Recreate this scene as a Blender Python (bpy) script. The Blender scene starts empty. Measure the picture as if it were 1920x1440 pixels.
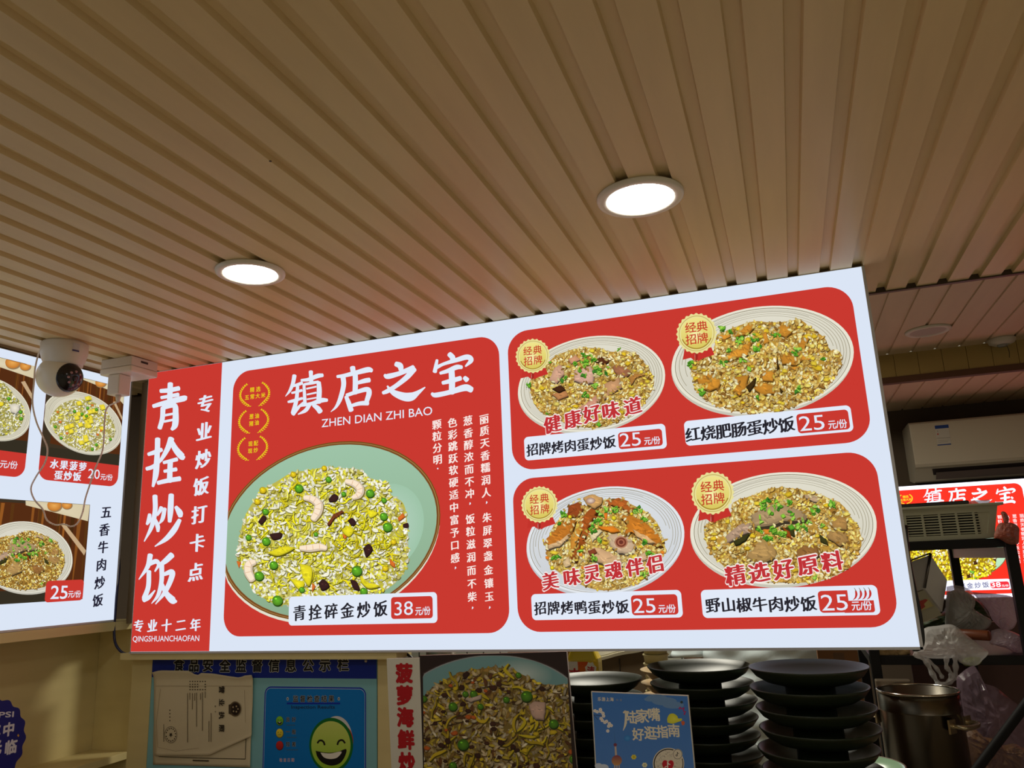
import bpy, bmesh, math, random
import numpy as np
from mathutils import Vector, Matrix, Euler

random.seed(7)
RNG = np.random.default_rng(11)
sc = bpy.context.scene
COL = sc.collection

# ------------------------------------------------------------------ camera
F = 1450.0                                            # focal length in pixels of the 1920 wide frame
CAM = Vector((0.0, 0.0, 1.6))
_X = np.array([0.94154462, -0.11449742, -0.31683446])  # world axes seen in camera space (x right, y down, z forward)
_Y = np.array([0.33429218, 0.20100287, 0.92078585])
_Z = np.array([-0.04174297, -0.97287625, 0.22752876])
M = np.stack([_X, _Y, _Z])
cam_data = bpy.data.cameras.new('camera')
cam_data.sensor_fit = 'HORIZONTAL'
cam_data.sensor_width = 36.0
cam_data.lens = 36.0 * F / 1920.0
cam_data.clip_start = 0.05
cam_data.clip_end = 60
cam = bpy.data.objects.new('camera', cam_data)
COL.objects.link(cam)
R3 = Matrix((M[:, 0], -M[:, 1], -M[:, 2])).transposed()
cam.matrix_world = Matrix.Translation(CAM) @ R3.to_4x4()
sc.camera = cam

# ------------------------------------------------------------------ world, exposure, large lights
world = bpy.data.worlds.new('world')
sc.world = world
world.use_nodes = True
_bg = world.node_tree.nodes['Background']
_bg.inputs[0].default_value = (1.0, 0.89, 0.64, 1)
_bg.inputs[1].default_value = 0.195
vs = sc.view_settings
sc.display_settings.display_device = 'sRGB'
vs.view_transform = 'Standard'
vs.look = 'None'
vs.exposure = 0.0
vs.gamma = 1.0
vs.use_curve_mapping = False
SIGN_L = 1.0          # brightness of the light boxes
DOWNLIGHT_L = 74.0    # luminance of the lit downlights
KITCHEN_W = 22.0       # kitchen ceiling lamp behind the big light box


# ------------------------------------------------------------------ helpers
def lin(c):
    c = np.asarray(c, float) / 255.0
    return np.where(c <= 0.04045, c / 12.92, ((c + 0.055) / 1.055) ** 2.4)


def mat_new(name):
    m = bpy.data.materials.new(name)
    m.use_nodes = True
    nt = m.node_tree
    nt.nodes.clear()
    out = nt.nodes.new('ShaderNodeOutputMaterial')
    return m, nt, out


def princ(name, rgb, rough=0.5, metal=0.0, noise=0.0, scale=8.0, stretch=(1, 1, 1), bump=0.0, spec=0.5, coat=0.0, alpha=1.0, bscale=None):
    """painted / plastic / wood surface; rgb is sRGB 0-255"""
    m, nt, out = mat_new(name)
    b = nt.nodes.new('ShaderNodeBsdfPrincipled')
    nt.links.new(b.outputs[0], out.inputs[0])
    c = tuple(lin(rgb))
    b.inputs['Base Color'].default_value = (*c, 1)
    b.inputs['Roughness'].default_value = rough
    b.inputs['Metallic'].default_value = metal
    b.inputs['Specular IOR Level'].default_value = spec
    b.inputs['Coat Weight'].default_value = coat
    b.inputs['Alpha'].default_value = alpha
    if noise or bump:
        tc = nt.nodes.new('ShaderNodeTexCoord')
        mp = nt.nodes.new('ShaderNodeMapping')
        mp.inputs['Scale'].default_value = stretch
        nz = nt.nodes.new('ShaderNodeTexNoise')
        nz.inputs['Scale'].default_value = scale
        nz.inputs['Detail'].default_value = 5
        nt.links.new(tc.outputs['Object'], mp.inputs[0])
        nt.links.new(mp.outputs[0], nz.inputs['Vector'])
        if noise:
            mx = nt.nodes.new('ShaderNodeMix')
            mx.data_type = 'RGBA'
            mx.inputs['A'].default_value = (*[max(0, v * (1 - noise)) for v in c], 1)
            mx.inputs['B'].default_value = (*[min(1, v * (1 + noise)) for v in c], 1)
            nt.links.new(nz.outputs['Fac'], mx.inputs['Factor'])
            nt.links.new(mx.outputs['Result'], b.inputs['Base Color'])
        if bump:
            bp = nt.nodes.new('ShaderNodeBump')
            bp.inputs['Strength'].default_value = bump
            bp.inputs['Distance'].default_value = 0.01
            nt.links.new(nz.outputs['Fac'], bp.inputs['Height'])
            nt.links.new(bp.outputs[0], b.inputs['Normal'])
    return m


def emis(name, rgb, strength=1.0, sample=True):
    m, nt, out = mat_new(name)
    e = nt.nodes.new('ShaderNodeEmission')
    e.inputs[0].default_value = (*lin(rgb), 1)
    e.inputs[1].default_value = strength
    nt.links.new(e.outputs[0], out.inputs[0])
    m.cycles.emission_sampling = 'FRONT_BACK' if sample else 'NONE'
    return m


def vcol_emis(name, strength=1.0):
    m, nt, out = mat_new(name)
    a = nt.nodes.new('ShaderNodeAttribute')
    a.attribute_name = 'Col'
    e = nt.nodes.new('ShaderNodeEmission')
    e.inputs[1].default_value = strength
    nt.links.new(a.outputs['Color'], e.inputs[0])
    nt.links.new(e.outputs[0], out.inputs[0])
    m.cycles.emission_sampling = 'NONE'
    return m


def vcol_print(name, rough=0.5, spec=0.3):
    m, nt, out = mat_new(name)
    a = nt.nodes.new('ShaderNodeAttribute')
    a.attribute_name = 'Col'
    b = nt.nodes.new('ShaderNodeBsdfPrincipled')
    b.inputs['Roughness'].default_value = rough
    b.inputs['Specular IOR Level'].default_value = spec
    nt.links.new(a.outputs['Color'], b.inputs['Base Color'])
    nt.links.new(b.outputs[0], out.inputs[0])
    return m


def film(name, rgb, alpha=0.4, rough=0.25):
    """thin translucent plastic bag"""
    m, nt, out = mat_new(name)
    t = nt.nodes.new('ShaderNodeBsdfTransparent')
    t.inputs[0].default_value = (*lin((238, 236, 238)), 1)
    b = nt.nodes.new('ShaderNodeBsdfPrincipled')
    b.inputs['Base Color'].default_value = (*lin(rgb), 1)
    b.inputs['Roughness'].default_value = rough
    tr = nt.nodes.new('ShaderNodeBsdfTranslucent')
    tr.inputs[0].default_value = (*lin(rgb), 1)
    m2 = nt.nodes.new('ShaderNodeMixShader')
    m2.inputs[0].default_value = 0.35
    nt.links.new(b.outputs[0], m2.inputs[1])
    nt.links.new(tr.outputs[0], m2.inputs[2])
    mx = nt.nodes.new('ShaderNodeMixShader')
    mx.inputs[0].default_value = alpha
    nt.links.new(t.outputs[0], mx.inputs[1])
    nt.links.new(m2.outputs[0], mx.inputs[2])
    nt.links.new(mx.outputs[0], out.inputs[0])
    return m


def tag(o, label=None, cat=None, group=None, kind=None):
    if label:
        o['label'] = label
    if cat:
        o['category'] = cat
    if group:
        o['group'] = group
    if kind:
        o['kind'] = kind
    return o


def thing(name, label, cat, loc=(0, 0, 0), rot=(0, 0, 0), group=None):
    o = bpy.data.objects.new(name, None)
    o.empty_display_size = 0.05
    COL.objects.link(o)
    o.location = loc
    o.rotation_euler = rot
    return tag(o, label, cat, group)


def link_mesh(name, me, mat, parent=None):
    o = bpy.data.objects.new(name, me)
    COL.objects.link(o)
    if mat is not None:
        me.materials.append(mat)
    if parent is not None:
        o.parent = parent
    return o


def T(loc=(0, 0, 0), rot=(0, 0, 0), scale=(1, 1, 1)):
    return Matrix.Translation(loc) @ Euler(rot).to_matrix().to_4x4() @ Matrix.Diagonal((*scale, 1))


class MB:
    """collects shapes for ONE mesh object"""

    def __init__(s):
        s.v, s.f, s.sm = [], [], []

    def add(s, vs_, fs, mtx=None, smooth=False):
        n = len(s.v)
        for p in vs_:
            p = Vector(p)
            s.v.append(mtx @ p if mtx is not None else p)
        for f in fs:
            s.f.append([n + i for i in f])
            s.sm.append(smooth)
        return s

    def box(s, lo, hi, mtx=None):
        x0, y0, z0 = lo
        x1, y1, z1 = hi
        return s.add([(x0, y0, z0), (x1, y0, z0), (x1, y1, z0), (x0, y1, z0), (x0, y0, z1), (x1, y0, z1), (x1, y1, z1), (x0, y1, z1)],
                     [(0, 3, 2, 1), (4, 5, 6, 7), (0, 1, 5, 4), (1, 2, 6, 5), (2, 3, 7, 6), (3, 0, 4, 7)], mtx)

    def lathe(s, prof, seg=40, mtx=None, smooth=True, closed=False):
        vs_, fs = [], []
        k = len(prof)
        for i in range(seg):
            a = 2 * math.pi * i / seg
            for r, z in prof:
                vs_.append((r * math.cos(a), r * math.sin(a), z))
        for i in range(seg):
            j = (i + 1) % seg
            for q in range(k if closed else k - 1):
                w = (q + 1) % k
                fs.append((i * k + q, j * k + q, j * k + w, i * k + w))
        if not closed:
            for q, fl in ((0, True), (k - 1, False)):
                if prof[q][0] > 1e-6:
                    ring = [i * k + q for i in range(seg)]
                    fs.append(ring[::-1] if fl else ring)
        return s.add(vs_, fs, mtx, smooth)

    def tube(s, pts, r, seg=8, mtx=None, smooth=True):
        pts = [Vector(p) for p in pts]
        rr = r if isinstance(r, (list, tuple)) else [r] * len(pts)
        vs_, fs = [], []
        up = Vector((0.3, 0.2, 1)).normalized()
        for i, p in enumerate(pts):
            d = (pts[min(i + 1, len(pts) - 1)] - pts[max(i - 1, 0)])
            d = d.normalized() if d.length > 1e-9 else Vector((0, 0, 1))
            a = d.cross(up)
            if a.length < 1e-4:
                a = d.cross(Vector((1, 0, 0)))
            a.normalize()
            b = a.cross(d).normalized()
            up = b
            for q in range(seg):
                t = 2 * math.pi * q / seg
                vs_.append(p + (a * math.cos(t) + b * math.sin(t)) * rr[i])
        for i in range(len(pts) - 1):
            for q in range(seg):
                w = (q + 1) % seg
                fs.append((i * seg + q, i * seg + w, (i + 1) * seg + w, (i + 1) * seg + q))
        fs.append(tuple(range(seg))[::-1])
        fs.append(tuple((len(pts) - 1) * seg + q for q in range(seg)))
        return s.add(vs_, fs, mtx, smooth)

    def prism(s, poly, y0, y1, mtx=None):
        """polygon in x,z (counter-clockwise seen from -y) extruded from y0 to y1"""
        n = len(poly)
        vs_ = [(x, y0, z) for x, z in poly] + [(x, y1, z) for x, z in poly]
        fs = [tuple(range(n)), tuple(range(2 * n - 1, n - 1, -1))]
        for i in range(n):
            j = (i + 1) % n
            fs.append((j, i, n + i, n + j))
        return s.add(vs_, fs, mtx)

    def sphere(s, c, r, mtx=None, seg=24, rings=14, scale=(1, 1, 1), fn=None):
        vs_, fs = [], []
        for i in range(rings + 1):
            th = math.pi * i / rings
            for j in range(seg):
                ph = 2 * math.pi * j / seg
                d = Vector((math.sin(th) * math.cos(ph), math.sin(th) * math.sin(ph), math.cos(th)))
                q = r * (fn(d) if fn else 1.0)
                vs_.append((c[0] + d.x * q * scale[0], c[1] + d.y * q * scale[1], c[2] + d.z * q * scale[2]))
        for i in range(rings):
            for j in range(seg):
                w = (j + 1) % seg
                fs.append((i * seg + j, (i + 1) * seg + j, (i + 1) * seg + w, i * seg + w))
        return s.add(vs_, fs, mtx, True)

    def build(s, name, mat, parent=None, bevel=0.0, loc=None, rot=None, seg=2, world=False):
        me = bpy.data.meshes.new(name)
        me.from_pydata([tuple(p) for p in s.v], [], s.f)
        me.polygons.foreach_set('use_smooth', s.sm)
        me.update()
        bm = bmesh.new()
        bm.from_mesh(me)
        bmesh.ops.remove_doubles(bm, verts=bm.verts, dist=1e-6)
        bmesh.ops.recalc_face_normals(bm, faces=bm.faces)
        bm.to_mesh(me)
        bm.free()
        o = link_mesh(name, me, mat, parent)
        if world:      # shapes given in world coordinates under a moved parent
            p = parent
            mw = Matrix.Identity(4)
            while p is not None:
                mw = Matrix.Translation(p.location) @ p.rotation_euler.to_matrix().to_4x4() @ mw
                p = p.parent
            o.matrix_parent_inverse = mw.inverted()
        if bevel:
            b = o.modifiers.new('bevel', 'BEVEL')
            b.width = bevel
            b.segments = seg
            b.limit_method = 'ANGLE'
        if loc is not None:
            o.location = loc
        if rot is not None:
            o.rotation_euler = rot
        return o


def smooth_path(pts, n=8):
    """Catmull-Rom through the points (any dimension)"""
    P = np.array(pts, float)
    if len(P) < 3:
        t = np.linspace(0, 1, n)[:, None]
        return P[0] * (1 - t) + P[-1] * t
    Q = np.vstack([2 * P[0] - P[1], P, 2 * P[-1] - P[-2]])
    res = []
    for i in range(1, len(Q) - 2):
        a, b, c, d = Q[i - 1], Q[i], Q[i + 1], Q[i + 2]
        for k in range(n):
            t = k / n
            res.append(0.5 * (2 * b + (c - a) * t + (2 * a - 5 * b + 4 * c - d) * t * t + (3 * b - a - 3 * c + d) * t ** 3))
    res.append(P[-1])
    return np.array(res)


def at(px, py, Y):
    """world point where the sight line of a photo pixel meets the plane y = Y"""
    r = M @ np.array([px - 960.0, py - 720.0, F])
    r = r * (Y / r[1])
    return Vector((r[0], r[1], r[2] + CAM.z))


# ------------------------------------------------------------------ lettering
_gl = {}


def weight(bold, nib):
    """offsets that repeat an outline around itself for a heavier (or broad-nib) weight"""
    if not bold:
        return [(0.0, 0.0)]
    if nib:
        return [(bold * 1.7 * t, -bold * 0.5 * t) for t in (-1, -0.5, 0, 0.5, 1)]
    k = 6 if bold < 0.035 else 12
    return [(bold * math.cos(2 * math.pi * i / k), bold * math.sin(2 * math.pi * i / k)) for i in range(k)] + [(0.0, 0.0)]


def glyph(text):
    """outline of a piece of text: vertex array, face list"""
    key = text
    if key in _gl:
        return _gl[key]
    c = bpy.data.curves.new('glyph', 'FONT')
    c.body = text
    c.size = 1.0
    c.resolution_u = 3
    o = bpy.data.objects.new('glyph', c)
    COL.objects.link(o)
    bpy.context.view_layer.update()
    me = o.to_mesh()
    v = np.array([(p.co.x, p.co.y) for p in me.vertices]) if len(me.vertices) else np.zeros((0, 2))
    f = [tuple(p.vertices) for p in me.polygons]
    o.to_mesh_clear()
    bpy.data.objects.remove(o)
    bpy.data.curves.remove(c)
    _gl[key] = (v, f)
    return _gl[key]


_r = glyph('国')[0]
EM_LO, EM_HI = _r.min(0), _r.max(0)
EM_C, EM_S = (EM_LO + EM_HI) / 2, (EM_HI - EM_LO).max() / 0.88


class Art:
    """flat printed artwork on the face (local plane y = 0, outward -y) of a board; drawn in crop pixels of the photograph
    (x0 + a/s, y0 + b/s) and carried onto the board's own metric plane"""

    def __init__(s, root, crop=(0, 0, 1), w0=0.001, step=5e-6):
        rm = Matrix.Translation(root.location) @ root.rotation_euler.to_matrix().to_4x4()
        s.R = np.array(rm.to_3x3())
        s.o = s.R.T @ np.array(CAM - root.location)
        s.root = root
        s.crop(*crop)
        s.V, s.Fc, s.C = [], [], []
        s.n = 0
        s.w0, s.step = w0, step
        s.cells = {}
        s.cell = 0.006
        s.flatlayers = 0

    def crop(s, x0, y0, sc_):
        s.K = s.R.T @ M @ np.array([[1 / sc_, 0, x0 - 960], [0, 1 / sc_, y0 - 720], [0, 0, F]])
        return s

    def uv(s, pts):
        P = np.atleast_2d(np.asarray(pts, float))
        D = np.c_[P, np.ones(len(P))] @ s.K.T
        t = -s.o[1] / D[:, 1]
        return np.c_[s.o[0] + t * D[:, 0], s.o[2] + t * D[:, 2]]

    def _layer(s, q):
        lo = np.floor(q.min(0) / s.cell).astype(int)
        hi = np.floor(q.max(0) / s.cell).astype(int)
        if (hi[0] - lo[0] + 1) * (hi[1] - lo[1] + 1) > 400:
            s.flatlayers = max([s.flatlayers] + list(s.cells.values())) + 1
            s.cells.clear()
            return s.flatlayers
        ks = [(i, j) for i in range(lo[0], hi[0] + 1) for j in range(lo[1], hi[1] + 1)]
        l = max(s.cells.get(k, s.flatlayers) for k in ks) + 1
        for k in ks:
            s.cells[k] = l
        return l

    def raw(s, q, faces, cols, lift=0.0):
        """q: n x 2 board coordinates; cols: n x 3 linear"""
        w = s.w0 + s.step * (s._layer(q) + lift)
        s.V.append(np.c_[q[:, 0], np.zeros(len(q)) - w, q[:, 1]])
        s.Fc += [tuple(i + s.n for i in f) for f in faces]
        s.C.append(cols)
        s.n += len(q)

    def poly(s, pts, col, cc=None, uv=False, top=None):
        """filled polygon, optional centre colour cc, optional colour at the upper end (vertical blend)"""
        q = np.asarray(pts, float) if uv else s.uv(pts)
        n = len(q)
        c = np.tile(lin(col), (n, 1))
        if top is not None:
            t = (q[:, 1] - q[:, 1].min()) / max(1e-9, np.ptp(q[:, 1]))
            c = c * (1 - t[:, None]) + lin(top) * t[:, None]
        if cc is None:
            s.raw(q, [tuple(range(n))], c)
        else:
            q = np.vstack([q, q.mean(0)])
            c = np.vstack([c, lin(cc)])
            s.raw(q, [(i, (i + 1) % n, n) for i in range(n)], c)

    def ell(s, c, A, B, col, cc=None, n=64, k=1.0, clampx=None, top=None, a0=0, a1=360):
        t = np.radians(np.linspace(a0, a1, n, endpoint=(a1 - a0) < 360))
        P = np.array(c) + k * (np.cos(t)[:, None] * np.array(A) + np.sin(t)[:, None] * np.array(B))
        q = s.uv(P)
        if clampx is not None:
            q[:, 0] = np.maximum(q[:, 0], clampx)
        s.poly(q, col, cc, uv=True, top=top)

    def ring(s, c, A, B, k0, k1, col, a0=0, a1=360, n=72, clampx=None):
        t = np.radians(np.linspace(a0, a1, n + 1))
        u = np.cos(t)[:, None] * np.array(A) + np.sin(t)[:, None] * np.array(B)
        q = s.uv(np.vstack([np.array(c) + k0 * u, np.array(c) + k1 * u]))
        if clampx is not None:
            q[:, 0] = np.maximum(q[:, 0], clampx)
        s.raw(q, [(i, i + 1, n + 2 + i, n + 1 + i) for i in range(n)], np.tile(lin(col), (2 * n + 2, 1)))

    def rrect(s, u0, v0, u1, v1, r, col, corners='1111'):
        pts = []
        for (cx, cy, a, on) in ((u1 - r, v1 - r, 0, corners[0]), (u0 + r, v1 - r, 90, corners[1]), (u0 + r, v0 + r, 180, corners[2]), (u1 - r, v0 + r, 270, corners[3])):
            if on == '1':
                pts += [(cx + r * math.cos(math.radians(a + k * 9)), cy + r * math.sin(math.radians(a + k * 9))) for k in range(11)]
            else:
                sx, sy = (1, 1) if a == 0 else (-1, 1) if a == 90 else (-1, -1) if a == 180 else (1, -1)
                pts.append((cx + sx * r, cy + sy * r))
        s.poly(pts, col, uv=True)

    def box_uv(s, quad):
        q = s.uv(quad)                    # TL TR BR BL
        return ((q[0, 0] + q[3, 0]) / 2, (q[2, 1] + q[3, 1]) / 2, (q[1, 0] + q[2, 0]) / 2, (q[0, 1] + q[1, 1]) / 2)

    def rquad(s, quad, r, col, corners='1111', grow=0.0):
        u0, v0, u1, v1 = s.box_uv(quad)
        s.rrect(u0 - grow, v0 - grow, u1 + grow, v1 + grow, r, col, corners)
        return u0, v0, u1, v1

    def char_uv(s, ch, u, v, size, col, bold=0.0, rise=0.0, rot=0.0, nib=False):
        g, f = glyph(ch)
        if not len(g):
            return
        c = np.tile(lin(col), (len(g), 1))
        for off in weight(bold, nib):
            q = (g + off - EM_C) / EM_S * size
            q[:, 1] += rise * q[:, 0]
            if rot:
                ca, sa = math.cos(rot), math.sin(rot)
                q = np.c_[q[:, 0] * ca - q[:, 1] * sa, q[:, 0] * sa + q[:, 1] * ca]
            s.raw(q + (u, v), f, c)

    def scale_at(s, p):
        q = s.uv([p, (p[0], p[1] + 1)])
        return abs(q[0, 1] - q[1, 1])

    def char(s, ch, p, size, col, **k):
        u, v = s.uv(p)[0]
        s.char_uv(ch, u, v, size * s.scale_at(p), col, **k)

    def line(s, text, p0, p1, size, col, **k):
        q = s.uv([p0, p1])
        n = len(text)
        sz = size * s.scale_at(p0)
        for i, ch in enumerate(text):
            t = i / max(1, n - 1)
            if ch != ' ':
                s.char_uv(ch, *(q[0] * (1 - t) + q[1] * t), sz, col, **k)

    def text(s, text, bl, br, height, col, bold=0.0):
        """latin text between two baseline points; height = cap height in crop pixels"""
        g, f = glyph(text)
        lo, hi = g.min(0), g.max(0)
        cap = glyph('H')[0]
        q0, q1 = s.uv([bl, br])
        h = height * s.scale_at(bl)
        k = h / np.ptp(cap[:, 1])
        t = (g[:, 0] - lo[0]) / (hi[0] - lo[0])
        y = (g[:, 1] - cap[:, 1].min()) / np.ptp(cap[:, 1])
        q = q0 + t[:, None] * (q1 - q0) + np.c_[np.zeros(len(g)), y * h]
        for off in weight(bold, False):
            s.raw(q + np.array(off) * k, f, np.tile(lin(col), (len(q), 1)))

    def stroke(s, pts, col, n=6, taper=True):
        """brush stroke: list of (x, y, width)"""
        P = smooth_path(pts, n)
        xy, w = P[:, :2], np.maximum(P[:, 2], 0.5) / 2
        d = np.gradient(xy, axis=0)
        d /= np.maximum(np.linalg.norm(d, axis=1), 1e-9)[:, None]
        nn = np.c_[-d[:, 1], d[:, 0]]
        L, Rr = xy + nn * w[:, None], xy - nn * w[:, None]
        k = len(xy)
        pts_ = np.vstack([L, Rr])
        faces = [(i, i + 1, k + i + 1, k + i) for i in range(k - 1)]
        capf = 0.55
        extra = []
        for idx, sg in ((0, -1), (k - 1, 1)):
            base = len(pts_) + sum(len(e) for e in extra)
            arc = [xy[idx] + w[idx] * (nn[idx] * math.cos(a) + sg * capf * d[idx] * math.sin(a)) for a in np.linspace(0, math.pi, 7)]
            extra.append(np.array(arc))
            faces.append(tuple(range(base, base + 7)))
        q = s.uv(np.vstack([pts_] + extra))
        s.raw(q, faces, np.tile(lin(col), (len(q), 1)), np.r_[np.zeros(len(pts_)), np.full(7, .3), np.full(7, .6)])

    def build(s, name, mat, parent=None):
        V = np.vstack(s.V)
        C = np.vstack(s.C)
        me = bpy.data.meshes.new(name)
        me.from_pydata(V.tolist(), [], s.Fc)
        at_ = me.color_attributes.new('Col', 'FLOAT_COLOR', 'POINT')
        at_.data.foreach_set('color', np.c_[C, np.ones(len(C))].astype(np.float32).ravel())
        me.update()
        return link_mesh(name, me, mat, parent if parent is not None else s.root)


# ------------------------------------------------------------------ printed dish photographs
def inside(poly, P):
    poly = np.asarray(poly, float)
    x, y = P[:, 0], P[:, 1]
    r = np.zeros(len(P), bool)
    j = len(poly) - 1
    for i in range(len(poly)):
        xi, yi = poly[i]
        xj, yj = poly[j]
        c = ((yi > y) != (yj > y)) & (x < (xj - xi) * (y - yi) / (yj - yi + 1e-12) + xi)
        r ^= c
        j = i
    return r


def shade(c, k):
    return tuple(min(255, max(0, v * k)) for v in c)


def rice(art, mound, n, L, W, palette, base, seed=1, depth=0.5, dark=(60, 40, 14)):
    """a heap of loose grains inside an outline"""
    rg = np.random.default_rng(seed)
    mound = smooth_path(list(mound) + [mound[0]], 5)[:-1]
    art.poly(mound, base)
    lo, hi = mound.min(0), mound.max(0)
    P = rg.uniform(lo, hi, (n * 3, 2))
    P = P[inside(mound, P)][:n]
    P = P[np.argsort(P[:, 1] + rg.normal(0, L * 1.6, len(P)))]
    cols = [p[0] for p in palette]
    wt = np.array([p[1] for p in palette], float)
    wt /= wt.sum()
    pick = rg.choice(len(cols), len(P), p=wt)
    fr = rg.uniform(0, 6.28, 8)
    k0 = 2 * math.pi / (hi[0] - lo[0])
    for i, p in enumerate(P):
        lf = 0.5 + 0.17 * (math.sin(p[0] * k0 * 3.1 + fr[0]) + math.sin(p[1] * k0 * 4.3 + fr[1]) + math.sin((p[0] + p[1]) * k0 * 6 + fr[2]))
        b = 0.90 + 0.20 * lf + rg.normal(0, 0.10)
        col = np.array(cols[pick[i]]) * b
        a = rg.uniform(0, math.pi)
        l, w = L * rg.uniform(0.6, 1.15), W * rg.uniform(0.7, 1.2)
        bend = rg.normal(0, 0.22) * w
        t = np.linspace(0, 2 * math.pi, 8, endpoint=False)
        x, y = np.cos(t) * l / 2, np.sin(t) * w / 2
        y = y + bend * (x / (l / 2)) ** 2
        q = np.c_[x * math.cos(a) - y * math.sin(a), x * math.sin(a) + y * math.cos(a)]
        if rg.random() < depth:
            art.poly(p + q * 1.12 + (0.07 * L, 0.13 * L), shade(dark, rg.uniform(0.6, 1.35)))
        art.poly(p + q, np.clip(col * 0.86, 0, 255), cc=np.clip(col * 1.13, 0, 255))


def rough_outline(pts, rg, k=3, amp=0.02):
    P = np.asarray(pts, float)
    sz = np.ptp(P, axis=0).mean()
    res = []
    for i in range(len(P)):
        a, b = P[i], P[(i + 1) % len(P)]
        for j in range(k):
            t = j / k
            res.append(a * (1 - t) + b * t + rg.normal(0, sz * amp, 2))
    return np.array(res), sz


def chunk(art, pts, col, edge=0.55, hi=1.25, seed=0, streak=0, grains=None, soft=False):
    """an irregular piece of meat or egg with mottled surface"""
    rg = np.random.default_rng(seed + int(abs(pts[0][0] * 7 + pts[0][1])))
    P, sz = rough_outline(pts, rg)
    if soft:
        P = smooth_path(list(pts) + [pts[0]], 5)[:-1]
    c = P.mean(0)
    art.poly(P + (sz * 0.03, sz * 0.08), shade(col, 0.36))
    art.poly(P, shade(col, edge + 0.25))
    art.poly(c + (P - c) * 0.90 - (sz * 0.01, sz * 0.03), shade(col, 0.94), cc=shade(col, 1.08))
    for k in range(int(streak * 1.3)):
        u = c + (P[rg.integers(len(P))] - c) * rg.uniform(0.05, 0.78)
        r_ = sz * rg.uniform(0.03, 0.10)
        t = np.linspace(0, 2 * math.pi, 6)[:-1] + rg.uniform(0, 1)
        a = rg.normal(0.4, 0.35)
        x, y = np.cos(t) * r_ * rg.uniform(1.0, 2.2, 5), np.sin(t) * r_ * .42 * rg.uniform(.6, 1.3, 5)
        q = np.c_[x * math.cos(a) - y * math.sin(a), x * math.sin(a) + y * math.cos(a)] + u
        f = rg.choice([0.78, 0.86, 0.93, 1.07, 1.12, hi * .96])
        art.poly(q, shade(col, f * rg.uniform(.96, 1.04)), cc=shade(col, (f + 1) / 2))
    if grains:
        gl, gw, gc = grains
        for k in range(int(sz / gl * 4)):
            p = P[rg.integers(len(P))] + rg.normal(0, gl * .3, 2)
            a = rg.uniform(0, 3.14)
            t = np.linspace(0, 2 * math.pi, 8, endpoint=False)
            x, y = np.cos(t) * gl / 2, np.sin(t) * gw / 2
            q = np.c_[x * math.cos(a) - y * math.sin(a), x * math.sin(a) + y * math.cos(a)]
            g = shade(gc[rg.integers(len(gc))][0], rg.uniform(.85, 1.05))
            art.poly(p + q, shade(g, .84), cc=shade(g, 1.1))


def scallion(art, c, r, rg):
    a = rg.uniform(0, 3.14)
    g = [(104, 176, 44), (140, 200, 62), (64, 132, 40), (160, 208, 80), (88, 158, 40)][rg.integers(5)]
    m = rg.integers(4, 7)
    t = np.sort(rg.uniform(0, 2 * math.pi, m)) if m > 4 else np.linspace(0, 2 * math.pi, m, endpoint=False)
    k = np.c_[np.cos(t) * r * rg.uniform(0.8, 1.3), np.sin(t) * r * rg.uniform(0.5, 0.9)]
    q = np.c_[k[:, 0] * math.cos(a) - k[:, 1] * math.sin(a), k[:, 0] * math.sin(a) + k[:, 1] * math.cos(a)] + c
    art.poly(q + (r * .10, r * .25), (50, 74, 22))
    art.poly(q, shade(g, 0.85), cc=shade(g, 1.12))
    if rg.random() < 0.3:
        art.poly(np.array(c) + (q - c) * 0.45, shade(g, 0.62))


def scallions(art, pts, r, n, seed):
    rg = np.random.default_rng(seed)
    for i in range(n):
        p = pts[rg.integers(len(pts))]
        scallion(art, np.array(p[:2]) + rg.normal(0, (p[2] if len(p) > 2 else r) * .75, 2), r * rg.uniform(0.6, 1.2), rg)


def egg_bits(art, mound, n, r, seed, cols=((236, 206, 62), (226, 190, 44), (244, 222, 110))):
    rg = np.random.default_rng(seed)
    md = np.asarray(mound, float)
    P = rg.uniform(md.min(0), md.max(0), (n * 3, 2))
    P = P[inside(md, P)][:n]
    for p in P:
        t = np.linspace(0, 2 * math.pi, 7)[:-1]
        s_ = r * rg.uniform(.5, 1.2)
        q = p + np.c_[np.cos(t) * s_ * rg.uniform(.6, 1.5, 6), np.sin(t) * s_ * .7 * rg.uniform(.6, 1.3, 6)]
        c_ = shade(cols[rg.integers(len(cols))], rg.uniform(.9, 1.05))
        art.poly(q + (s_ * .1, s_ * .25), (120, 84, 26))
        art.poly(q, shade(c_, .84), cc=shade(c_, 1.08))


def pea(art, c, r, col=(95, 165, 40)):
    c = np.array(c, float)
    art.ell(c + (r * .1, r * .22), (r * 1.03, 0), (0, r * 1.0), shade(col, 0.4), n=18)
    art.ell(c, (r, 0), (0, r * .95), shade(col, 0.75), cc=shade(col, 1.12), n=18)
    art.ell(c - (r * .3, r * .35), (r * .22, 0), (0, r * .16), shade(col, 1.6), n=10)


def shrimp(art, pts, col=(240, 220, 194)):
    art.stroke([(x + 4, y + 8, w * 1.1) for x, y, w in pts], (120, 105, 40))
    art.stroke(pts, shade(col, 0.88))
    art.stroke([(x - w * .06, y - w * .1, w * 0.66) for x, y, w in pts], shade(col, 1.05))
    P = smooth_path(pts, 3)
    for i in range(2, len(P) - 2, 2):
        d = P[i + 1, :2] - P[i - 1, :2]
        d = np.array([-d[1], d[0]]) / np.linalg.norm(d) * P[i, 2] * 0.42
        art.stroke([(*(P[i, :2] - d), 3), (*P[i, :2], 5), (*(P[i, :2] + d), 3)], (226, 184, 146), n=2)


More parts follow.
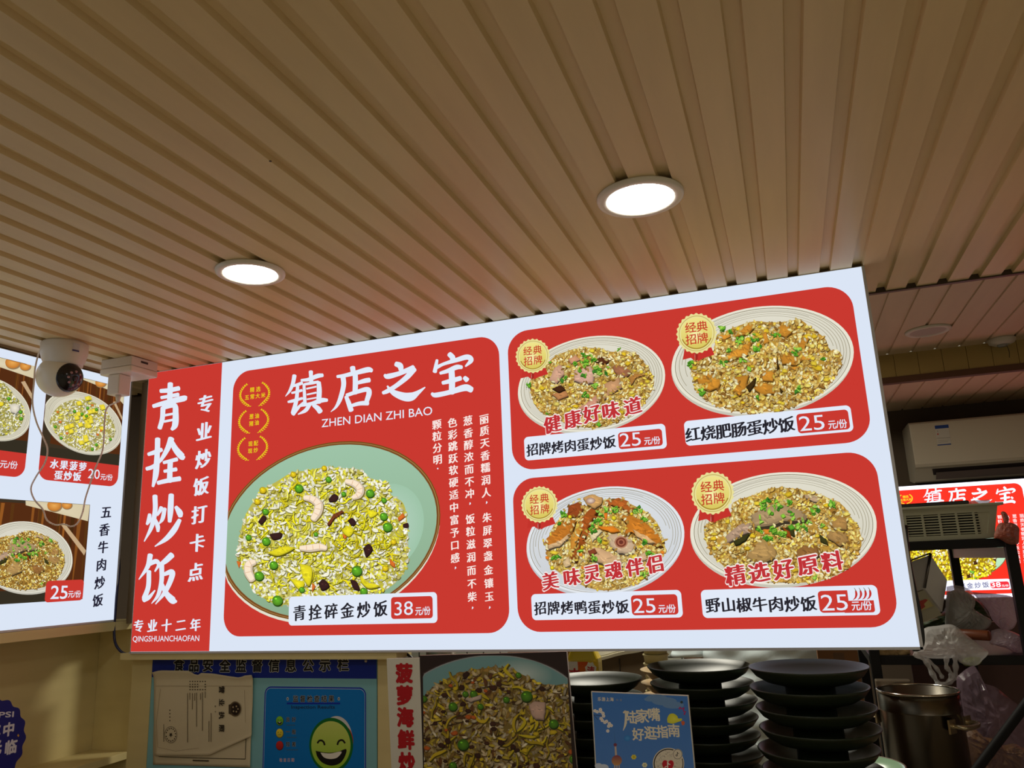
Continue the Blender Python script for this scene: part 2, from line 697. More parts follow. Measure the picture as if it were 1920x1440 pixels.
def shreds(art, region, n, L, W, cols, seed):
    """thin curled strips of egg"""
    rg = np.random.default_rng(seed)
    reg = np.asarray(region, float)
    P = rg.uniform(reg.min(0), reg.max(0), (n * 3, 2))
    P = P[inside(reg, P)][:n]
    P = P[np.argsort(P[:, 1])]
    for p in P:
        a = rg.uniform(0, 6.28)
        pts = [p]
        for k in range(3):
            a += rg.normal(0, 0.7)
            pts.append(pts[-1] + L / 3 * np.array([math.cos(a), math.sin(a)]))
        c = shade(cols[rg.integers(len(cols))], rg.uniform(0.85, 1.08))
        w = W * rg.uniform(0.5, 1.3)
        art.stroke([(x + W * .3, y + W * .45, w) for x, y in pts], shade(c, 0.42), n=3)
        art.stroke([(x, y, w * (1.0 if 0 < i < 3 else 0.4)) for i, (x, y) in enumerate(pts)], c, n=3)


TAN = [((222, 194, 112), 5), ((204, 166, 82), 5), ((236, 216, 154), 4), ((184, 140, 62), 3), ((226, 194, 80), 2), ((240, 226, 178), 1), ((146, 102, 42), 1)]
PALE = [((240, 235, 200), 6), ((230, 220, 160), 4), ((234, 218, 76), 2), ((250, 246, 226), 3), ((206, 192, 110), 2)]
GOLD = [((240, 236, 204), 6), ((230, 220, 60), 5), ((222, 212, 130), 3), ((250, 247, 226), 3), ((196, 186, 70), 2)]


def cream_bowl(art, C, A, B, clampx=None, tint=(232, 228, 210)):
    C, A, B = (np.array(q, float) for q in (C, A, B))
    art.ell(C + B * 0.035, A, B, shade(tint, 0.86), clampx=clampx)
    art.ell(C, A, B * 0.985, tint, clampx=clampx)
    art.ring(C, A, B * 0.985, 0.955, 0.963, (140, 132, 110), clampx=clampx)
    art.ell(C - B * 0.005, A * 0.95, B * 0.93, shade(tint, 0.9), top=shade(tint, 0.97), clampx=clampx)
    for k, (a0, a1) in zip((0.915, 0.885, 0.85, 0.815, 0.78), ((150, 395), (175, 370), (160, 380), (185, 350), (190, 345))):
        art.ring(C - B * 0.02, A, B, k, k + 0.006, (158, 150, 124), a0, a1, n=50, clampx=clampx)
    art.ring(C - B * 0.02, A, B, 0.865, 0.869, (110, 104, 84), 200, 300, n=30, clampx=clampx)


def bowl_pork(art):
    art.crop(940, 580, 4.644)
    cream_bowl(art, (787, 648), (638, -35), (-55, 423))
    md = [(250, 650), (285, 560), (400, 470), (470, 410), (560, 370), (650, 345), (750, 335), (850, 345), (960, 370), (1130, 370), (1230, 450), (1310, 560), (1330, 650),
          (1290, 750), (1200, 860), (1050, 960), (850, 1030), (650, 1015), (480, 950), (340, 890), (270, 780)]
    rice(art, md, 2300, 38, 19, TAN, (182, 142, 62), 21, depth=0.45, dark=(120, 82, 32))
    egg_bits(art, md, 45, 24, 121)
    pk = (206, 160, 132)
    chunk(art, [(480, 490), (532, 490), (550, 560), (480, 650), (415, 620)], pk, streak=10, grains=(38, 18, TAN))
    chunk(art, [(640, 535), (780, 495), (815, 560), (800, 642), (720, 650), (630, 622)], (214, 170, 146), streak=14, grains=(36, 17, TAN))
    chunk(art, [(960, 480), (1060, 500), (1140, 545), (1080, 592), (1000, 570)], (158, 104, 72), streak=14, grains=(36, 17, TAN))
    chunk(art, [(905, 650), (1030, 590), (1052, 680), (960, 735), (890, 790)], (196, 148, 104), streak=12, grains=(36, 17, TAN))
    chunk(art, [(660, 870), (830, 755), (860, 800), (820, 860), (705, 905)], (200, 142, 116), streak=12, grains=(36, 17, TAN))
    chunk(art, [(800, 450), (870, 410), (958, 450), (900, 482)], (92, 50, 26), streak=10, grains=(36, 17, TAN))
    chunk(art, [(580, 440), (650, 400), (690, 440), (610, 475)], (206, 150, 112), streak=6)
    chunk(art, [(1110, 600), (1160, 560), (1260, 570), (1180, 590), (1130, 660)], (176, 122, 60), streak=6)
    chunk(art, [(440, 740), (560, 710), (590, 760), (500, 790)], (190, 130, 80), streak=6)
    chunk(art, [(440, 690), (520, 660), (560, 700), (500, 730)], (70, 40, 22), streak=4)
    scallions(art, [(740, 425, 30), (780, 430, 30), (720, 480, 18), (830, 510, 22), (870, 540, 28), (905, 490, 16), (620, 478, 18), (545, 615, 20), (735, 750, 14), (815, 670, 16), (1010, 360, 18), (240, 660, 10), (720, 575, 12), (430, 470, 18), (680, 540, 10), (390, 915, 14), (840, 1000, 16)], 22, 75, 5)


def bowl_intestine(art):
    art.crop(1250, 520, 4.115)
    cream_bowl(art, (741, 638), (699, -18), (-70, 424))
    md = [(190, 740), (200, 650), (280, 590), (360, 550), (400, 450), (540, 380), (680, 340), (800, 350), (900, 345), (1030, 330), (1120, 400), (1220, 470), (1260, 560), (1340, 580), (1340, 680),
          (1290, 780), (1180, 900), (1000, 985), (850, 1030), (600, 1040), (400, 995), (250, 900)]
    rice(art, md, 2500, 40, 20, TAN, (184, 142, 56), 22, depth=0.45, dark=(118, 78, 28))
    egg_bits(art, md, 50, 26, 122)
    oc = (206, 140, 48)
    for P in ([(545, 430), (620, 370), (705, 358), (640, 430), (520, 470)], [(860, 370), (950, 362), (962, 430), (920, 472), (860, 440)],
              [(470, 622), (560, 540), (650, 500), (640, 592), (560, 622), (440, 650)], [(870, 600), (940, 590), (1042, 640), (1000, 682), (890, 672)],
              [(1040, 602), (1112, 632), (1085, 650), (1040, 640)], [(940, 690), (1030, 690), (990, 722)], [(230, 790), (330, 740), (372, 760), (340, 820), (250, 830)],
              [(370, 760), (425, 800), (400, 855), (330, 880), (262, 850), (330, 820)], [(520, 772), (640, 750), (600, 892), (560, 912), (510, 882), (545, 830)],
              [(735, 740), (790, 700), (832, 742), (822, 805), (740, 800)], [(660, 822), (760, 812), (832, 850), (840, 905), (730, 910), (670, 862)],
              [(1010, 500), (1060, 480), (1110, 460), (1060, 560), (1020, 560)], [(740, 430), (770, 420), (790, 500), (750, 520)], [(400, 450), (440, 440), (500, 455), (430, 490)]):
        chunk(art, P, shade(oc, random.uniform(0.92, 1.1)), edge=0.45, hi=1.3, streak=10, grains=(38, 18, TAN))
    for P in ([(610, 850), (690, 770), (680, 830), (640, 885)], [(850, 600), (870, 700), (850, 720)], [(870, 850), (900, 880), (880, 900)]):
        chunk(art, P, (62, 44, 18))
    scallions(art, [(700, 505, 30), (665, 460, 26), (550, 480, 22), (545, 520, 22), (690, 550, 18), (840, 450, 18), (500, 415, 20), (430, 395, 12), (435, 685, 18), (590, 640, 16), (1000, 572, 16), (1190, 625, 12), (180, 665, 18), (480, 572, 12), (1010, 872, 16), (680, 925, 14), (635, 715, 12), (260, 885, 12)], 22, 80, 6)


def bowl_duck(art):
    art.crop(960, 880, 4.5)
    cream_bowl(art, (790, 600), (664, -30), (-40, 462), tint=(226, 230, 234))
    md = [(285, 640), (340, 500), (400, 420), (500, 350), (620, 310), (760, 260), (900, 260), (1060, 320), (1180, 400), (1240, 480), (1265, 580), (1290, 700),
          (1200, 850), (1060, 960), (850, 1020), (650, 1000), (450, 900), (320, 800)]
    rice(art, md, 2100, 38, 19, TAN, (186, 148, 70), 23, depth=0.45, dark=(120, 84, 36))
    egg_bits(art, md, 35, 24, 123)
    chunk(art, [(475, 310), (575, 268), (605, 330), (560, 400), (470, 405)], (150, 72, 32), streak=14, grains=(36, 17, TAN))
    chunk(art, [(780, 262), (900, 245), (980, 265), (1032, 345), (1000, 372), (900, 312), (790, 300)], (176, 94, 38), streak=18, grains=(36, 17, TAN))
    chunk(art, [(475, 430), (545, 425), (500, 560), (400, 632), (300, 662), (280, 600), (340, 520), (400, 470)], (190, 116, 40), streak=22, grains=(36, 17, TAN))
    chunk(art, [(300, 640), (400, 620), (490, 540), (480, 585), (400, 650), (310, 670)], (214, 178, 130), streak=8)
    chunk(art, [(910, 400), (1000, 385), (1100, 430), (1200, 512), (1282, 590), (1272, 640), (1200, 642), (1100, 560), (1000, 532), (940, 560), (970, 460)], (200, 122, 40), streak=24, grains=(36, 17, TAN))
    chunk(art, [(1020, 505), (1120, 560), (1230, 620), (1150, 625), (1050, 570)], (220, 176, 120), streak=8)
    chunk(art, [(690, 330), (750, 290), (722, 345), (655, 470), (602, 560), (560, 700), (545, 772), (498, 760), (495, 640), (560, 480), (605, 380)], (164, 84, 32), streak=26, grains=(36, 17, TAN))
    chunk(art, [(500, 560), (570, 480), (590, 520), (530, 660), (500, 700)], (206, 140, 52), streak=10, grains=(36, 17, TAN))
    chunk(art, [(600, 240), (680, 205), (762, 240), (760, 292), (700, 332), (640, 302)], (206, 158, 96), streak=8)
    art.ell((665, 265), (38, 6), (-10, 26), (160, 120, 100), cc=(236, 214, 196), n=20)
    chunk(art, [(800, 552), (900, 545), (1000, 580), (1052, 650), (1000, 722), (900, 702), (830, 650)], (206, 176, 142), streak=10, grains=(36, 17, TAN))
    for r_, c_ in ((56, (176, 122, 92)), (44, (120, 58, 40)), (30, (168, 100, 74)), (18, (110, 52, 40))):
        art.ell((922, 615), (r_, 4), (-4, r_ * .9), c_, n=22)
    chunk(art, [(620, 700), (700, 650), (800, 690), (900, 740), (950, 802), (850, 832), (720, 780), (650, 760)], (206, 166, 122), streak=12, grains=(36, 17, TAN))
    chunk(art, [(640, 690), (700, 665), (720, 705), (660, 730)], (132, 66, 40), streak=5)
    chunk(art, [(660, 560), (700, 505), (762, 520), (720, 570), (680, 610)], (226, 206, 160), streak=5)
    chunk(art, [(720, 485), (860, 480), (915, 525), (840, 532), (760, 508)], (222, 128, 34), streak=6)
    chunk(art, [(778, 362), (808, 370), (800, 428), (780, 420)], (226, 120, 36))
    chunk(art, [(1070, 730), (1130, 690), (1140, 760), (1090, 780)], (206, 170, 130), streak=4)
    chunk(art, [(430, 780), (480, 735), (500, 810), (450, 830)], (212, 182, 136), streak=4)
    for p, r_ in (((860, 410), 20), ((490, 400), 16), ((340, 830), 18), ((1010, 375), 14)):
        pea(art, p, r_, (230, 205, 40))
    scallions(art, [(750, 350, 26), (740, 395, 26), (725, 440, 24), (800, 345, 22), (880, 335, 22), (680, 480, 22), (670, 550, 18), (750, 600, 14), (400, 440, 18), (430, 380, 20), (1060, 335, 20), (1110, 405, 16), (370, 745, 20), (405, 730, 16), (1160, 705, 20), (1200, 715, 14), (690, 750, 16), (1120, 875, 16), (1130, 610, 14), (580, 690, 12)], 23, 85, 7)
    for p in ((600, 830), (580, 720), (1270, 700), (300, 745), (720, 870)):
        chunk(art, [(p[0] - 16, p[1] - 14), (p[0] + 16, p[1] - 8), (p[0] + 12, p[1] + 16), (p[0] - 14, p[1] + 10)], (226, 128, 40))


def beef_top(art, sx=1.0, sy=1.0, ox=0.0, oy=0.0):
    def q(P):
        return [(x * sx + ox, y * sy + oy) for x, y in P]
    for P, c in (([(540, 460), (640, 372), (800, 360), (960, 420), (985, 482), (800, 502), (580, 560), (540, 505)], (172, 144, 104)),
                 ([(340, 620), (460, 520), (540, 508), (552, 572), (440, 622), (338, 682)], (178, 148, 122)),
                 ([(500, 792), (560, 700), (620, 640), (680, 652), (742, 722), (752, 782), (600, 832)], (176, 140, 84)),
                 ([(890, 722), (960, 690), (1070, 700), (1092, 762), (1000, 832), (900, 782)], (146, 102, 54)),
                 ([(1130, 582), (1200, 560), (1300, 592), (1332, 662), (1250, 692), (1160, 642)], (168, 130, 76)),
                 ([(1170, 512), (1240, 450), (1312, 482), (1302, 560), (1200, 562)], (172, 130, 72)),
                 ([(940, 290), (1040, 290), (1110, 340), (1080, 350), (960, 312)], (178, 150, 118))):
        chunk(art, q(P), c, streak=16, grains=(36 * sx, 17 * sx, TAN))
    for P in ([(1085, 600), (1140, 640), (1160, 690), (1095, 660)], [(400, 660), (540, 590), (500, 650), (420, 690)], [(760, 545), (880, 545), (890, 620), (850, 600)]):
        chunk(art, q(P), (60, 58, 26))
    chunk(art, q([(790, 540), (850, 580), (870, 640), (830, 620)]), (150, 70, 24))
    chunk(art, q([(640, 560), (690, 560), (690, 600), (650, 600)]), (214, 132, 44))
    s = (sx + sy) / 2
    scallions(art, [(x * sx + ox, y * sy + oy, r * s) for x, y, r in ((640, 400, 34), (700, 410, 34), (760, 400, 30), (860, 340, 30), (850, 400, 20), (870, 480, 22), (920, 530, 28), (970, 545, 22), (720, 570, 22), (640, 350, 22), (700, 330, 24), (730, 440, 26), (620, 490, 18), (800, 440, 20), (1000, 490, 22), (1050, 410, 16), (790, 610, 20), (680, 620, 20), (610, 570, 14), (1110, 525, 12), (1185, 360, 12), (1060, 930, 18), (185, 610, 12))], 25 * s, 90, 8)


def bowl_beef(art):
    art.crop(1280, 860, 4.236)
    cream_bowl(art, (801, 555), (739, -8), (-35, 455))
    md = [(170, 600), (200, 520), (290, 470), (390, 420), (400, 350), (560, 290), (700, 240), (860, 235), (1040, 270), (1150, 310), (1270, 370), (1340, 470), (1400, 560),
          (1420, 680), (1380, 770), (1300, 870), (1150, 950), (950, 985), (700, 975), (450, 930), (300, 830), (210, 720)]
    rice(art, md, 2500, 40, 20, TAN, (184, 142, 58), 24, depth=0.45, dark=(118, 80, 30))
    egg_bits(art, md, 45, 26, 124)
    beef_top(art)


def dish_signature(art, clampx, bits=True):
    """green glazed dish of golden rice, drawn in the crop 430,820 x 4.235"""
    art.crop(430, 820, 4.235)
    C, A, B = np.array((800, 745.)), np.array((873., -60)), np.array((-80., 712))
    art.ell(C + B * 0.03, A, B, (226, 224, 206), clampx=clampx)
    art.ell(C, A, B, (120, 76, 30), clampx=clampx)
    art.ell(C, A * 0.99, B * 0.985, (178, 140, 84), clampx=clampx)
    art.ell(C, A * 0.985, B * 0.98, (122, 76, 34), clampx=clampx)
    art.ell(C, A * 0.968, B * 0.962, (140, 172, 140), top=(158, 196, 168), clampx=clampx)
    art.ell(C + (430, -20), A * 0.36, B * 0.5, (158, 196, 168), cc=(188, 214, 198), clampx=clampx)
    md = [(60, 960), (90, 760), (130, 620), (200, 500), (260, 420), (380, 350), (500, 280), (620, 265), (750, 240), (900, 245), (1050, 262), (1110, 320), (1270, 370), (1280, 450), (1380, 520), (1410, 640),
          (1420, 800), (1420, 920), (1400, 1050), (1290, 1180), (1100, 1260), (800, 1300), (420, 1330), (300, 1290), (190, 1220), (160, 1120), (110, 1050)]
    rice(art, md, 3600, 44, 19, GOLD, (190, 182, 80), 25, depth=0.35, dark=(128, 116, 36))
    inner = [(180, 700), (300, 450), (700, 300), (1200, 450), (1350, 700), (1350, 1000), (1100, 1200), (500, 1250), (250, 1100)]
    shreds(art, inner, 330, 96, 11, [(236, 226, 30), (226, 208, 30), (240, 232, 90)], 31)
    rg = np.random.default_rng(77)
    for k in range(170):
        p = rg.uniform((120, 300), (1380, 1250))
        if inside(inner, p[None])[0]:
            a = rg.uniform(0, 3.14)
            d = np.array([math.cos(a), math.sin(a)]) * rg.uniform(18, 28)
            art.stroke([(*(p - d + (3, 6)), 12), (*(p + (3, 6)), 20), (*(p + d + (3, 6)), 12)], (110, 104, 40), n=3)
            art.stroke([(*(p - d), 10), (*p, 19), (*(p + d), 10)], shade((246, 243, 218), rg.uniform(0.9, 1.03)), n=3)
    for P in ([(560, 1000), (660, 1040), (640, 1180), (590, 1120)], [(300, 920), (430, 870), (520, 880), (400, 940)], [(1090, 570), (1180, 600), (1120, 640)], [(480, 1120), (600, 1150), (560, 1210)], [(1040, 1090), (1090, 1150), (1200, 1180), (1110, 1200), (1050, 1150)], [(940, 700), (990, 740), (950, 790), (900, 740)]):
        chunk(art, P, (232, 218, 40), streak=9, soft=True)
    shrimp(art, [(600, 480, 40), (660, 490, 58), (710, 530, 70), (705, 590, 70), (670, 650, 54)])
    shrimp(art, [(930, 350, 40), (1000, 370, 60), (1040, 410, 66), (1030, 455, 58), (985, 480, 36)])
    shrimp(art, [(205, 990, 44), (160, 1010, 66), (155, 1070, 70), (185, 1130, 60)])
    shrimp(art, [(570, 880, 40), (640, 880, 60), (720, 870, 58), (770, 880, 40)])
    blk = (58, 34, 32)
    for P in ([(790, 490), (830, 450), (868, 470), (850, 505), (800, 512)], [(230, 670), (270, 620), (300, 640), (260, 690)], [(320, 770), (360, 760), (420, 760), (410, 800), (350, 812)], [(940, 660), (980, 640), (1010, 680), (980, 702)],
              [(1065, 880), (1110, 845), (1140, 890), (1090, 950)], [(710, 1160), (750, 1125), (800, 1180), (740, 1215)], [(1380, 690), (1420, 680), (1425, 715), (1385, 715)], [(960, 1130), (1010, 1140), (1040, 1210), (990, 1200)]):
        chunk(art, P, blk, streak=3, hi=2.6, soft=True)
    chunk(art, [(780, 690), (830, 610), (900, 580), (910, 595), (840, 640), (800, 700)], (120, 62, 34), streak=6)
    for P in ([(1270, 960), (1320, 1000), (1320, 1040), (1280, 1010)], [(60, 980), (95, 990), (80, 1040)], [(900, 760), (940, 790), (915, 810)], [(1340, 640), (1380, 600), (1400, 630), (1350, 670)], [(660, 1150), (690, 1180), (660, 1230)]):
        chunk(art, P, (214, 110, 40), streak=2)
    for p, r_ in (((555, 405), 34), ((790, 335), 24), ((1120, 445), 34), ((1228, 628), 32), ((1258, 712), 38), ((295, 825), 34), ((355, 1015), 34), ((240, 1100), 38), ((385, 1295), 42), ((1015, 1060), 42), ((155, 795), 24), ((1070, 1222), 30), ((290, 590), 26), ((580, 1210), 24), ((910, 450), 20), ((1230, 500), 22), ((690, 770), 18)):
        pea(art, p, r_)
    for p, r_ in (((268, 420), 28), ((510, 295), 24), ((755, 245), 22), ((1305, 830), 24), ((225, 510), 26), ((1240, 1040), 26)):
        pea(art, p, r_, (236, 200, 34))


def seal_badge(art, c, r, A=(1, -0.05), B=(0.02, 1)):
    """gold scalloped medal with red writing and a red ribbon"""
    c, A, B = np.array(c, float), np.array(A) * r, np.array(B) * r
    def at_(x, y):
        return c + A * x + B * y
    rib = (196, 52, 44)
    art.poly([at_(-0.62, 0.70), at_(-0.10, 0.95), at_(-0.12, 1.38), at_(-0.32, 1.22), at_(-0.72, 1.30)], rib)
    art.poly([at_(0.70, 0.66), at_(0.05, 0.95), at_(0.02, 1.42), at_(0.30, 1.28), at_(0.88, 1.12)], rib)
    art.poly([at_(-0.10, 0.95), at_(0.05, 0.95), at_(0.03, 1.34), at_(-0.1, 1.42)], (160, 40, 34))
    t = np.linspace(0, 2 * math.pi, 120, endpoint=False)
    rr = 1.0 + 0.035 * np.cos(t * 24)
    art.poly(c + (rr * np.cos(t))[:, None] * A + (rr * np.sin(t))[:, None] * B, (232, 222, 150), cc=(240, 232, 168))
    art.ring(c, A, B, 0.86, 0.90, (196, 176, 96))
    art.ell(c, A * 0.80, B * 0.80, (216, 198, 92), top=(240, 228, 140))
    art.ring(c, A, B, 0.74, 0.80, (168, 136, 46), 20, 160)
    art.ell(c + A * -0.06 + B * 0.1, A * 0.5, B * 0.45, (226, 210, 108), cc=(250, 244, 180))
    col = (196, 58, 40)
    for (x, y), ch in zip(((-0.30, -0.30), (0.28, -0.34), (-0.28, 0.30), (0.30, 0.26)), '经典招牌'):
        art.char(ch, at_(x, y), r * 0.56, col, bold=0.012)


# ------------------------------------------------------------------ the setting
CZ = 2.302            # underside of the ribbed ceiling
m_ceil = princ('ribbed_ceiling_board', (217, 195, 150), rough=0.40, noise=0.10, scale=5, stretch=(6, 0.7, 1), spec=0.35)
m_ceil2 = princ('plank_ceiling_board', (214, 192, 162), rough=0.5, noise=0.08, scale=5, stretch=(6, 0.7, 1), spec=0.3)
m_trim = princ('dark_edge_trim', (62, 48, 36), rough=0.5)
m_redtrim = princ('brown_red_trim', (92, 58, 36), rough=0.5)
m_fascia = princ('fascia_board', (172, 146, 84), rough=0.55, noise=0.06, scale=6)
m_wall = princ('dark_wall_paint', (84, 70, 54), rough=0.7, noise=0.1, scale=4)
m_cream = princ('cream_wood', (212, 196, 140), rough=0.45, noise=0.10, scale=3, stretch=(1, 1, 7), spec=0.3)
m_cream_h = princ('cream_wood_along', (212, 196, 140), rough=0.45, noise=0.10, scale=3, stretch=(7, 1, 7), spec=0.3)
m_floor = princ('floor_tile', (214, 206, 180), rough=0.35, noise=0.08, scale=4)


def structure(name, mb, mat, parent=None, **k):
    o = mb.build(name, mat, parent, **k)
    if parent is None:
        o['kind'] = 'structure'
    return o


# ribbed ceiling: long ribs running away from the camera
def ribbed(x0, x1, y0, y1, z, pitch, groove, depth, phase, slope=0.0025, thick=0.03):
    prof = []
    k = math.floor((x0 - phase) / pitch)
    x = phase + k * pitch
    while x < x1:
        for xx, zz in ((x, z), (x + slope, z + depth), (x + groove - slope, z + depth), (x + groove, z)):
            if x0 <= xx <= x1:
                prof.append((xx, zz))
        x += pitch
    prof = [(x0, prof[0][1])] + prof + [(x1, prof[-1][1])]
    n = len(prof)
    mb = MB()
    vs_ = [(a, y0, b) for a, b in prof] + [(a, y1, b) for a, b in prof]
    fs = [(i, i + 1, n + i + 1, n + i) for i in range(n - 1)]
    mb.add(vs_, fs)
    mb.box((x0, y0, z + depth + 0.004), (x1, y1, z + depth + thick))
    return mb


structure('ceiling', ribbed(-2.34, 3.2, -2.2, 2.285, CZ, 0.0772, 0.0268, 0.011, -0.0072), m_ceil)
_h = M @ np.array([507 - 960.0, 302 - 720.0, F])
_h = _h * ((CZ - CAM.z) / _h[2])
MB().lathe([(0.0001, -0.0006), (0.0024, -0.0006), (0.0024, 0.0), (0.0001, 0.0)], 12).build('screw_hole', princ('hole_black', (30, 22, 14)), bpy.data.objects['ceiling'], loc=(_h[0], _h[1], CZ))
mb = MB()
mb.box((-2.34, 2.285, CZ - 0.004), (1.9, 2.300, CZ + 0.115))
structure('trim_1', mb, m_trim)
structure('ceiling_kitchen', ribbed(-2.34, 1.9, 2.300, 3.53, 2.400, 0.0905, 0.011, 0.006, 0.015, slope=0.001), m_ceil2)
mb = MB()
for i in range(47):
    x = -2.34 + i * 0.0905 + 0.03
    mb.box((x + 0.0012, 3.53, 2.302), (min(x + 0.0893, 1.9), 3.542, 2.402))
mb.box((-2.34, 3.534, 2.302), (1.9, 3.548, 2.402))
structure('wall_fascia', mb, m_fascia)
mb = MB()
mb.box((-2.34, 3.522, 2.276), (1.9, 3.56, 2.302))
structure('trim_2', mb, m_redtrim)
structure('ceiling_far', ribbed(-2.34, 1.9, 3.56, 4.27, 2.276, 0.0905, 0.011, 0.006, 0.052, slope=0.001), m_ceil2)

mb = MB()
mb.box((-2.46, -2.2, 0), (-2.345, 4.27, 2.46))
structure('wall_left', mb, m_wall)
mb = MB()
mb.box((-2.46, 4.27, 0), (1.9, 4.36, 2.46))
structure('wall_back', mb, m_wall)
mb = MB()
mb.box((1.9, 2.30, 0), (2.0, 4.36, 2.46))
structure('wall_right', mb, m_wall)
mb = MB()
mb.box((-2.46, -2.6, -0.08), (3.6, 4.36, 0.0))
structure('floor', mb, m_floor)

# tiled strip of the kitchen wall
m, nt, out = mat_new('kitchen_wall_tile')
b_ = nt.nodes.new('ShaderNodeBsdfPrincipled')
br = nt.nodes.new('ShaderNodeTexBrick')
br.offset = 0.0
br.inputs['Color1'].default_value = (*lin((196, 196, 182)), 1)
br.inputs['Color2'].default_value = (*lin((186, 186, 172)), 1)
br.inputs['Mortar'].default_value = (*lin((70, 68, 60)), 1)
br.inputs['Scale'].default_value = 1.0
br.inputs['Mortar Size'].default_value = 0.004
br.inputs['Brick Width'].default_value = 0.10
br.inputs['Row Height'].default_value = 0.10
tc = nt.nodes.new('ShaderNodeTexCoord')
mp = nt.nodes.new('ShaderNodeMapping')
mp.inputs['Rotation'].default_value = (math.pi / 2, 0, 0)
nt.links.new(tc.outputs['Object'], mp.inputs[0])
nt.links.new(mp.outputs[0], br.inputs['Vector'])
nt.links.new(br.outputs['Color'], b_.inputs['Base Color'])
b_.inputs['Roughness'].default_value = 0.25
nt.links.new(b_.outputs[0], out.inputs[0])
mb = MB()
mb.box((-2.34, 4.25, 0.0), (0.10, 4.269, 1.95))
structure('wall_tile', mb, m)

# ribbed filler panel between the two light boxes
mb = MB()
for i in range(3):
    x = -2.142 + i * 0.036
    mb.box((x, 2.126, 1.462), (x + 0.031, 2.140, 2.296))
mb.box((-2.144, 2.134, 1.462), (-2.036, 2.146, 2.296))
structure('wall_filler', mb, princ('ribbed_filler_board', (122, 104, 78), rough=0.5, noise=0.2, scale=5, stretch=(8, 1, 0.6)))

# ------------------------------------------------------------------ big light box
m_white = emis('lightbox_white', (219, 229, 245), SIGN_L)
m_red = emis('lightbox_red', (201, 57, 48), SIGN_L)
m_lit = vcol_emis('lightbox_print', SIGN_L)
m_frame = princ('lightbox_frame', (196, 196, 198), rough=0.45, metal=0.0)
m_fdark = princ('lightbox_back', (40, 38, 38), rough=0.5)
RED = (201, 57, 48)
WHITE = (226, 234, 248)
INK = (38, 36, 44)

SW, SH = 2.2811, 0.9198
sign = thing('menu_light_box', 'large lit red and white menu light box hanging under the ribbed ceiling', 'illuminated sign', (-2.0338, 2.0456, 1.3802))


def light_box(root, w, h, depth):
    mb = MB()
    e = 0.006
    mb.box((-0.002, -0.0005, -e), (0.0, depth, h))
    mb.box((w, -0.0005, -e), (w + 0.007, depth, h))
    mb.box((-e, -0.0005, -e), (w + e, depth, 0.0))
    mb.box((-e, -0.0005, h), (w + e, depth, h + 0.0015))
    mb.build('frame', m_frame, root)
    mb = MB()
    mb.box((0.0, 0.012, 0.0), (w, depth - 0.002, h - 0.001))
    mb.build('back_box', m_fdark, root)
    mb = MB()
    mb.add([(0, 0, 0), (w, 0, 0), (w, 0, h), (0, 0, h)], [(0, 1, 2, 3)])
    o = mb.build('face_panel', m_white, root)
    return o


light_box(sign, SW, SH, 0.085)


def flat_art(root, name, mat, fn, parent=None, w0=0.001, crop=(0, 0, 1), step=5e-6, clip=None):
    a = Art(root, crop, w0, step)
    fn(a)
    return a.build(name, mat, parent)


# drawn brush characters (x, y, width), traced as strokes
ZHEN = [[(165, 325, 40), (150, 400, 36), (120, 470, 26), (80, 522, 6)], [(150, 425, 22), (200, 410, 30), (238, 395, 30)], [(140, 490, 20), (190, 478, 24), (235, 465, 26)],
        [(105, 575, 20), (150, 565, 30), (240, 540, 24)], [(195, 430, 30), (183, 560, 38), (150, 680, 40)], [(150, 690, 40), (200, 630, 30), (245, 580, 14)],
        [(320, 287, 40), (322, 340, 36), (325, 390, 40)], [(230, 370, 24), (300, 362, 34), (380, 330, 42), (432, 322, 34)], [(255, 410, 26), (260, 500, 30), (265, 605, 34)],
        [(260, 408, 24), (330, 396, 28), (390, 385, 26)], [(395, 390, 40), (400, 470, 48), (395, 580, 46)], [(280, 450, 16), (370, 430, 17)], [(285, 505, 16), (370, 487, 17)], [(285, 550, 14), (370, 535, 15)],
        [(225, 610, 24), (330, 590, 34), (420, 560, 44), (475, 558, 30)], [(310, 600, 34), (270, 655, 36), (200, 692, 10)], [(345, 605, 34), (385, 635, 48), (410, 668, 50)]]
DIAN = [[(715, 248, 50), (720, 285, 48), (722, 305, 42)], [(570, 335, 28), (640, 325, 36), (760, 295, 44), (860, 270, 52), (898, 278, 36)], [(625, 335, 48), (630, 420, 46), (600, 540, 42), (560, 620, 26), (510, 668, 6)],
        [(740, 300, 48), (742, 400, 50), (738, 492, 48)], [(760, 395, 32), (830, 375, 44), (875, 367, 44)], [(655, 525, 36), (680, 590, 46), (702, 655, 48)], [(660, 512, 34), (740, 485, 36), (850, 456, 46), (872, 490, 50), (850, 565, 44)], [(700, 612, 30), (780, 590, 38), (860, 585, 46)]]
ZHI = [[(1125, 215, 46), (1165, 232, 56), (1175, 272, 44)], [(1018, 322, 28), (1050, 333, 50), (1150, 308, 44), (1240, 272, 46), (1292, 252, 54)], [(1296, 262, 58), (1230, 340, 50), (1130, 420, 42), (1050, 470, 42), (1003, 490, 32)], [(1045, 425, 16), (1066, 452, 30), (1110, 490, 56), (1200, 525, 78), (1270, 525, 80), (1330, 490, 44), (1402, 436, 10)]]
